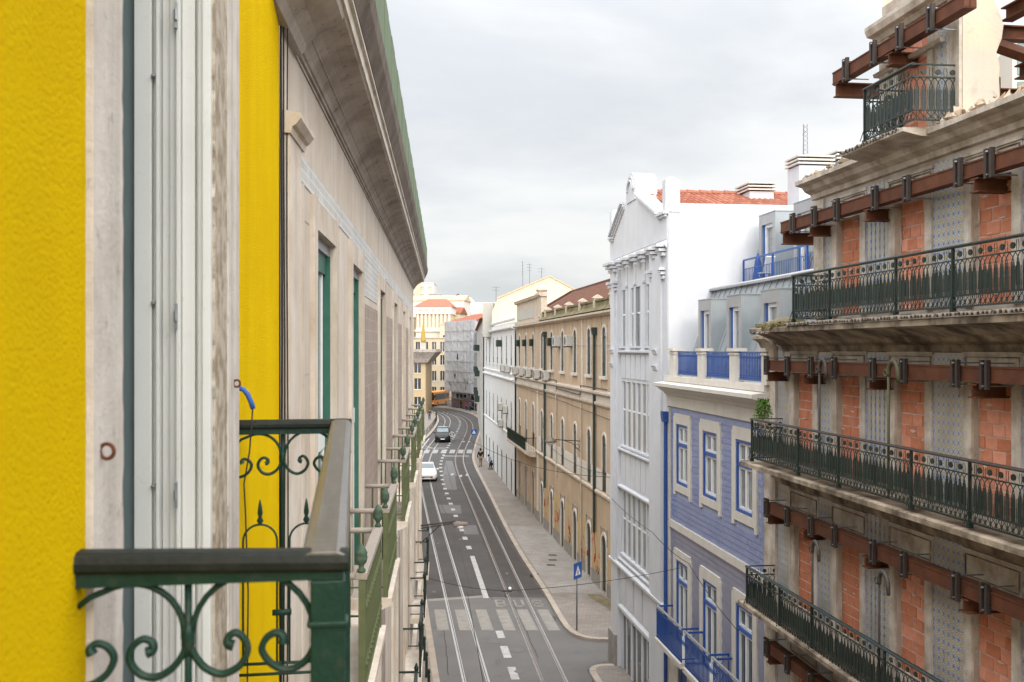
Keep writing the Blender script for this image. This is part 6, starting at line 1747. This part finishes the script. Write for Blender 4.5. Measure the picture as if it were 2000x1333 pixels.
# lamp on an arm from the stone house
la = thing('arm_lamp', 'street lamp hanging over the tram track on an arm from the stone house', 'street lamp', to_world(SB, (-30.2, .27, 6.45)), SB.rotation_euler.z)
obj('arm', MB().tube([(0, 0, 0), (0, 1.05, .12)], .03, 6).tube([(0, 0, -.08), (0, 1.0, .06)], .02, 6), K['bracket'], la)
obj('head', MB().ext([(-.1, .95, .1), (.1, .95, .1), (.12, 1.0, -.04), (-.12, 1.0, -.04)], [(-.07, 1.42, .09), (.07, 1.42, .09), (.09, 1.45, .0), (-.09, 1.45, .0)]), K['lamp_shell'], la, bevel=.03)
obj('bowl', MB().lathe(0, 1.2, [(.13, -.02), (.11, -.08), (.04, -.12)], 10), K['lamp_glass'], la, smooth=True)
obj('stay', MB().tube([(0, -.02, -.55), (0, .6, .02)], .014, 5), K['cable'], la)


def wire(pts, r, label, sag=.0, n=14):
    out = []
    for a, b in zip(pts, pts[1:]):
        a, b = Vector(a), Vector(b)
        for k in range(n):
            t = k / n; p = a.lerp(b, t); p.z -= sag * 4 * t * (1 - t); out.append(p)
    out.append(Vector(pts[-1]))
    return tag(obj('overhead_wire', MB().tube(out, r, 5), K['cable'], smooth=True), label, 'wire', 'overhead tram wires')


k0 = (-.14, 28.2, 4.95)
wire([to_world(SB, (-30.6, .25, 4.85)), k0, to_world(BL, (29.1, .02, 5.45))], .008, 'span wire slung between the stone house and the blue house', .1)
wire([(-2.9, 14, 5.2), (-1.5, 24.8, 5.0), (-6.0, 72, 5.4)][::-1] if 0 else [(-.3, 17, 5.05), (-1.25, 27.8, 5.0)], .009, 'trolley wire over the polished tram track', .0)
wire([to_world(WH, (37.8, .05, 6.2)), to_world(BL, (30.0, .6, 6.35)), to_world(BL, (27.2, .35, 6.0)), to_world(RU, (22.2, .8, 5.6))], .009, 'span wire passing in front of the white and blue houses', .08)
wire([to_world(WH, (37.95, .02, 6.95)), (-2, 55, 6.6), (-6.5, 80, 7.0)], .012, 'span wire reaching from the white house to the far left side', .4)
wire([to_world(OB, (47.5, .05, 5.9)), (2.2, 62, 5.9), to_world(OB, (66, .1, 7.0))], .012, 'slack wire along the ochre front', .35)
ins = thing('wire_insulator', 'insulator knot where the tram span wires meet above the road', 'insulator', k0)
obj('body', MB().tube([(-.14, 0, .0), (.14, 0, 0)], .03, 6).tube([(0, -.1, -.05), (.02, .12, .06)], .02, 5).tube([(-.05, 0, 0), (-.06, -.02, -.16), (.02, -.02, -.2)], .012, 5), K['bracket'], ins)
obj('ball', MB().lathe(.08, .02, [(.01, .01), (.05, .04), (.05, .08), (.01, .11)], 8), K['sign_white'], ins, smooth=True)
# round sign hanging from the overhead wire
sgn = thing('round_sign', 'small round white rimmed sign with an S hanging from the overhead wire', 'sign', (-3.98, 66, 6.36)); sgn.scale = (.5, .5, .5)
N_ = 20; cz_ = -.42
obj('hanger', MB().tube([(0, 0, .06), (0, 0, cz_ + .3)], .02, 6), K['cable'], sgn)
obj('panel', MB().pxz([(.3 * math.cos(2 * PI * k / N_), cz_ + .3 * math.sin(2 * PI * k / N_)) for k in range(N_)], -.02, .02), K['suv'], sgn)
rg = MB()
for k in range(N_):
    a, b = 2 * PI * k / N_, 2 * PI * (k + 1) / N_; rg.tube([(.29 * math.cos(a), -.03, cz_ + .29 * math.sin(a)), (.29 * math.cos(b), -.03, cz_ + .29 * math.sin(b))], .028, 4)
obj('rim', rg, K['sign_white'], sgn)
obj('letter', MB().tube([(x, -.035, cz_ - 2.0 + z) for x, z in ((.12, 2.12), (.0, 2.17), (-.11, 2.1), (-.06, 2.02), (.06, 1.98), (.11, 1.9), (0, 1.83), (-.12, 1.88))], .03, 4), K['sign_white'], sgn)
# bollards
bm_ = MB().lathe(0, 0, [(.05, 0), (.05, .7), (.035, .72), (.055, .78), (.05, .88), (.01, .92)], 8).mesh('shaft'); bm_.materials.append(K['iron_black'])
def bollard(x, y, label, grp):
    o = bpy.data.objects.new('bollard', bm_); COL.objects.link(o); o.location = (x, y, .125); tag(o, label, 'bollard', grp); return o


for k in range(9):
    y = 33.5 + k * 1.9; bollard(at_y(lk, y) - .45, y, 'slim black bollard along the kerb below the stone house', 'bollards below the stone house')
for k in range(20):
    y = 124 + k * 2.6; bollard(at_y(lk, y) - .4, y, 'slim black bollard along the far bending left kerb', 'bollards on the far left kerb')
# bins and boards by the white corner
tb_ = thing('rubbish_bag_cart', 'grey wrapped litter cart standing by the last ochre doorway', 'cart', (4.75, 44.6, .12), .1)
obj('bin', MB().ext([(-.25, -.25, .1), (.25, -.25, .1), (.25, .25, .1), (-.25, .25, .1)], [(-.3, -.3, 1.2), (.3, -.3, 1.2), (.3, .3, 1.2), (-.3, .3, 1.2)]), K['far_grey'], tb_, bevel=.04)
obj('bag', MB().lathe(0, 0, [(.28, 1.2), (.33, 1.4), (.22, 1.6), (.05, 1.66)], 8), K['ac'], tb_, smooth=True)
for s in (-1, 1): obj('wheel', MB().tube([(.2 * s, .25, .1), (.25 * s, .25, .1)], .1, 10), K['tyre'], tb_)
ab = thing('sign_board', 'leaning blue and white folding board on the pavement corner', 'sign board', (4.6, 42.9, .12), -.5)
obj('board', MB().pxz([(-.2, 0), (.2, 0), (.16, .9), (-.16, .9)], -.02, .02), K['blue_trim'], ab); obj('leg', MB().pxz([(-.2, 0), (.2, 0), (.16, .88), (-.16, .88)], .2, .22), K['blue_iron'], ab)


# ------------------------------------------------------------------ vehicles
def loft(st):
    """st: list of (y, half width, z_low, z_belt, half width roof, z_top) along the length"""
    mb = MB(); n = 10; i0 = 0
    for y, hw, zl, zb, hr, zt in st:
        mb.v += [(-hw * .9, y, zl), (-hw, y, zl + (zb - zl) * .35), (-hw, y, zb - .06), (-hw * .97, y, zb), (-hr, y, zt), (hr, y, zt), (hw * .97, y, zb), (hw, y, zb - .06), (hw, y, zl + (zb - zl) * .35), (hw * .9, y, zl)]
    for k in range(len(st) - 1):
        for q in range(n):
            w = (q + 1) % n; mb.f.append((k * n + q, k * n + w, (k + 1) * n + w, (k + 1) * n + q))
    mb.f.append(tuple(range(n))); mb.f.append(tuple(range((len(st) - 1) * n, len(st) * n)))
    return mb


def wheels(t, ys, hw, r):
    for y in ys:
        for s in (-1, 1):
            w = obj('wheel', MB().tube([(s * (hw - .22), y, r), (s * (hw + .005), y, r)], r, 18), K['tyre'], t)
            obj('rim', MB().tube([(s * (hw - .01), y, r), (s * (hw + .012), y, r)], r * .62, 12), K['steel'], w)


def car(label, x, y, rz, paint, tall, dark_screen='screen', roof=None):
    t = thing('parked_car' if 0 else 'car', label, 'car', (x, y, .012), rz)
    if tall:
        W = .97; st = [(-2.35, .82, .35, .72, .7, .80), (-2.25, .93, .28, .86, .78, .95), (-2.0, W, .28, .98, .80, 1.06), (-1.1, W, .28, 1.06, .80, 1.16), (-.95, W, .28, 1.07, .79, 1.2), (-.2, W, .28, 1.08, .72, 1.70), (.4, W, .28, 1.08, .72, 1.76), (1.6, W, .28, 1.1, .71, 1.72), (2.2, W * .98, .3, 1.1, .72, 1.25), (2.35, .85, .4, .95, .7, 1.0)]
        ws = [(-.95, .79, 1.2), (-.2, .72, 1.7)]; r = .38
    else:
        W = .89; st = [(-2.2, .72, .3, .55, .6, .60), (-2.1, .83, .2, .68, .68, .74), (-1.8, W, .2, .78, .70, .84), (-.95, W, .2, .88, .72, .96), (-.8, W, .2, .89, .72, 1.0), (.05, W, .2, .9, .6, 1.42), (.6, W, .2, .9, .6, 1.46), (1.3, W, .2, .92, .6, 1.36), (2.0, W * .98, .22, .92, .66, 1.0), (2.2, .78, .35, .8, .62, .92)]
        ws = [(-.8, .72, 1.0), (.05, .6, 1.42)]; r = .32
    b = obj('body', loft(st), K[paint], t, smooth=False, bevel=.04)
    (y0, h0, z0), (y1, h1, z1) = ws
    dy, dz = y1 - y0, z1 - z0; nn = Vector((0, -dz, dy)).normalized() * .012

    def onscreen(f, s, inset=.04):
        return (s * (h0 + (h1 - h0) * f - inset), y0 + dy * f + nn.y, z0 + dz * f + nn.z)
    obj('windscreen', MB().poly([onscreen(.1, -1), onscreen(.1, 1), onscreen(.93, 1), onscreen(.93, -1)]), K[dark_screen], t, fix=False)
    for s in (-1, 1):
        zb = 1.09 if tall else .91; zt = 1.62 if tall else 1.34; hw_b = W * .975; hr = .74 if tall else .63
        obj('side_window', MB().poly([(s * (hw_b + .005), -.55 if tall else -.45, zb + .04), (s * (hr + .03), .0 if tall else .1, zt), (s * (hr + .03), 1.4 if tall else 1.1, zt), (s * (hw_b + .005), 1.7 if tall else 1.5, zb + .04)]), K['glass_dark'], t, fix=False)
        hy = -2.28 if tall else -2.12
        obj('headlight', MB().box(s * (.5 if tall else .46), s * (.84 if tall else .76), hy, hy + .1, .74 if tall else .5, .86 if tall else .62), K['headlight'], t, bevel=.02)
        obj('mirror', MB().box(s * (W), s * (W + .2), -.75, -.6, 1.06 if tall else .9, 1.22 if tall else 1.04), K[paint], t, bevel=.03)
    gy = -2.37 if tall else -2.21
    g = obj('grille', MB().box(-.5, .5, gy, gy + .1, .52 if tall else .36, .76 if tall else .48), K['glass_dark'], t)
    if tall: obj('trim', MB().box(-.52, .52, gy - .012, gy + .02, .735, .765).box(-.5, .5, gy - .012, gy + .02, .62, .64), K['chrome'], g)
    obj('number_plate', MB().box(-.26, .26, gy - .02, gy - .001, .42 if tall else .28, .53 if tall else .38), K['sign_white'], t)
    obj('lower_intake', MB().box(-.75, -.45, gy + .02, gy + .12, .34, .44).box(.45, .75, gy + .02, gy + .12, .34, .44), K['tyre'], t)
    wheels(t, (-1.45, 1.4) if tall else (-1.35, 1.3), W, r)
    if roof: obj('roof_panel', MB().box(-.62, .62, .0, 1.5, 1.765 if tall else 1.465, 1.79 if tall else 1.48), K[roof], t, bevel=.02)
    return t


car('black sport utility vehicle with pale roof waiting before the far zebra crossing', -8.85, 127.3, .06, 'suv', True, roof='zinc')
car('white saloon car driving past the end of the stone house', -7.75, 90.4, .10, 'car_white', False)
bus = thing('bus', 'orange yellow city bus coming round the bend by the netted house', 'bus', (-15.7, 207, 0), -.25)
W = 1.28
bb = obj('body', MB().box(-W, W, -5, 5, .35, 3.05), K['bus_yellow'], bus, bevel=.12)
obj('windscreen', MB().box(-W + .1, W - .1, -5.03, -4.99, 1.35, 2.65), K['glass_dark'], bus)
obj('destination_board', MB().box(-W + .25, W - .25, -5.035, -4.99, 2.7, 2.95), K['suv'], bus)
obj('stripe', MB().box(-W + .25, W - .35, -5.02, -4.99, .85, 1.2), K['bus_red'], bus)
obj('bumper', MB().box(-W, W, -5.08, -4.95, .3, .6), K['bracket'], bus)
for s in (-1, 1):
    obj('side_window', MB().box(s * W, s * (W + .012), -4.6, 4.6, 1.4, 2.6), K['glass_dark'], bus); obj('headlight', MB().box(s * .75, s * 1.12, -5.05, -4.98, .7, .86), K['headlight'], bus)
    obj('mirror', MB().box(s * W, s * (W + .22), -5.2, -5.08, 1.9, 2.4), K['suv'], bus)
wheels(bus, (-3, 2.6), W, .48)


# ------------------------------------------------------------------ people
def skinned(name, joints, edges, m, par, root=0):
    me = bpy.data.meshes.new(name); me.from_pydata([j[0] for j in joints], edges, [])
    o = bpy.data.objects.new(name, me); COL.objects.link(o); o.parent = par; me.materials.append(m)
    sk = o.modifiers.new('skin', 'SKIN')
    for i, j in enumerate(joints):
        r = j[1]; me.skin_vertices[0].data[i].radius = r if isinstance(r, tuple) else (r, r)
        me.skin_vertices[0].data[i].use_root = (i == root)
    su = o.modifiers.new('sub', 'SUBSURF'); su.levels = 1; su.render_levels = 1
    return o


def person(label, x, y, z, rz, top, legs, h=1.74, stride=.16, bend=0.0, hair='hair', arm=.0, bag=None):
    t = thing('person', label, 'person', (x, y, z), rz); t.scale = (h / 1.74,) * 3
    hip, kn = .92, .50; s = stride
    B_ = bend
    ch, nk, hd = (0, -.16 * B_, 1.36 - .06 * B_), (0, -.3 * B_, 1.49 - .14 * B_), (0, -.36 * B_, 1.63 - .2 * B_)
    J = [((0, 0, .96), (.13, .1)), ((0, -.06 * B_, 1.15), (.12, .09)), (ch, (.15, .1)), (nk, .055), (hd, (.075, .09)), ((0, hd[1], hd[2] + .1), (.06, .07))]
    E_ = [(0, 1), (1, 2), (2, 3), (3, 4), (4, 5)]
    for sx in (-1, 1):
        sw = s * sx; a = len(J)
        J += [((sx * .2, ch[1], ch[2] + .06), .055), ((sx * .27, ch[1] + .03 + sw * .3, ch[2] - .24), .043), ((sx * .28, ch[1] - .08 - sw * .6 - arm, ch[2] - .46 + arm * .5), .033), ((sx * .27, ch[1] - .12 - sw * .7 - arm, ch[2] - .57 + arm * .6), .038)]
        E_ += [(2, a), (a, a + 1), (a + 1, a + 2), (a + 2, a + 3)]
        l = len(J)
        J += [((sx * .09, 0, .88), .088), ((sx * .1, -.05 + sw * .6, .49), .06), ((sx * .1, sw * 1.3 + .03, .09), .042), ((sx * .1, sw * 1.3 - .12, .045), .04)]
        E_ += [(0, l), (l, l + 1), (l + 1, l + 2), (l + 2, l + 3)]
    skinned('body', J, E_, K['skin'], t)
    up = lambda q, k: (q[0], tuple(v + k for v in q[1]) if isinstance(q[1], tuple) else q[1] + k)
    jk = [up(J[0], .025), up(J[1], .03), up(J[2], .03), (nk, .07)]; je = [(0, 1), (1, 2), (2, 3)]
    for a in (6, 14):
        n = len(jk); jk += [up(J[a], .025), up(J[a + 1], .022), up(J[a + 2], .018)]; je += [(2, n), (n, n + 1), (n + 1, n + 2)]
    skinned('jacket', jk, je, top, t)
    tj = [up(J[0], .02)]; te = []
    for l in (10, 18):
        n = len(tj); tj += [up(J[l], .02), up(J[l + 1], .022), up(J[l + 2], .028)]; te += [(0, n), (n, n + 1), (n + 1, n + 2)]
    skinned('trousers', tj, te, legs, t)
    obj('hair', MB().lathe(0, hd[1] + .015, [(.06, hd[2] - .05), (.1, hd[2] + .02), (.1, hd[2] + .1), (.06, hd[2] + .17), (.01, hd[2] + .19)], 10), K[hair], t, smooth=True)
    for l in (10, 18):
        f = J[l + 3][0]; obj('shoe', MB().box(f[0] - .045, f[0] + .045, f[1] - .1, f[1] + .17, 0, .085), K['tyre'], t, bevel=.02)
    # face
    obj('face', MB().lathe(-.03, hd[1] - .085, [(.006, hd[2] + .03), (.012, hd[2] + .035), (.004, hd[2] + .045)], 6).lathe(.03, hd[1] - .085, [(.006, hd[2] + .03), (.012, hd[2] + .035), (.004, hd[2] + .045)], 6).box(-.012, .012, hd[1] - .12, hd[1] - .08, hd[2] - .01, hd[2] + .03).box(-.025, .025, hd[1] - .09, hd[1] - .07, hd[2] - .05, hd[2] - .04), K['skin'], t)
    if bag: obj('bag', MB().box(.24, .42, -.2, .12, .45, .75), bag, t, bevel=.03)
    return t


K['c_black'] = mat('black jacket', (.012, .012, .013), None, rough=.9)
K['c_khaki'] = mat('khaki trousers', (.25, .20, .13), None, rough=.9)
K['c_blue'] = mat('pale blue top', (.30, .35, .44), None, rough=.9)
K['c_navy'] = mat('navy cloth', (.02, .035, .08), None, rough=.9)
K['c_red'] = mat('red coat', (.30, .02, .035), None, rough=.9)
K['c_denim'] = mat('denim', (.05, .08, .16), None, rough=.9)
person('person in black jacket and khaki trousers walking away along the pavement', -3.12, 98.6, .125, PI + .1, K['c_black'], K['c_khaki'], 1.78, .17)
person('person in pale blue top with dark bag, bending by the white house', -2.05, 96.6, .125, -1.2, K['c_blue'], K['c_navy'], 1.55, .08, .8, bag=K['c_black'])
person('person in red coat standing under the scaffold', -8.7, 189.2, .125, .3, K['c_red'], K['c_navy'], 1.7, .05)
person('person in blue denim standing under the scaffold', -7.9, 187.6, .125, -.2, K['c_denim'], K['c_navy'], 1.8, .05)
person('person in dark coat on the far left pavement', -13.6, 164, .125, 0, K['c_black'], K['c_navy'], 1.72, .15)
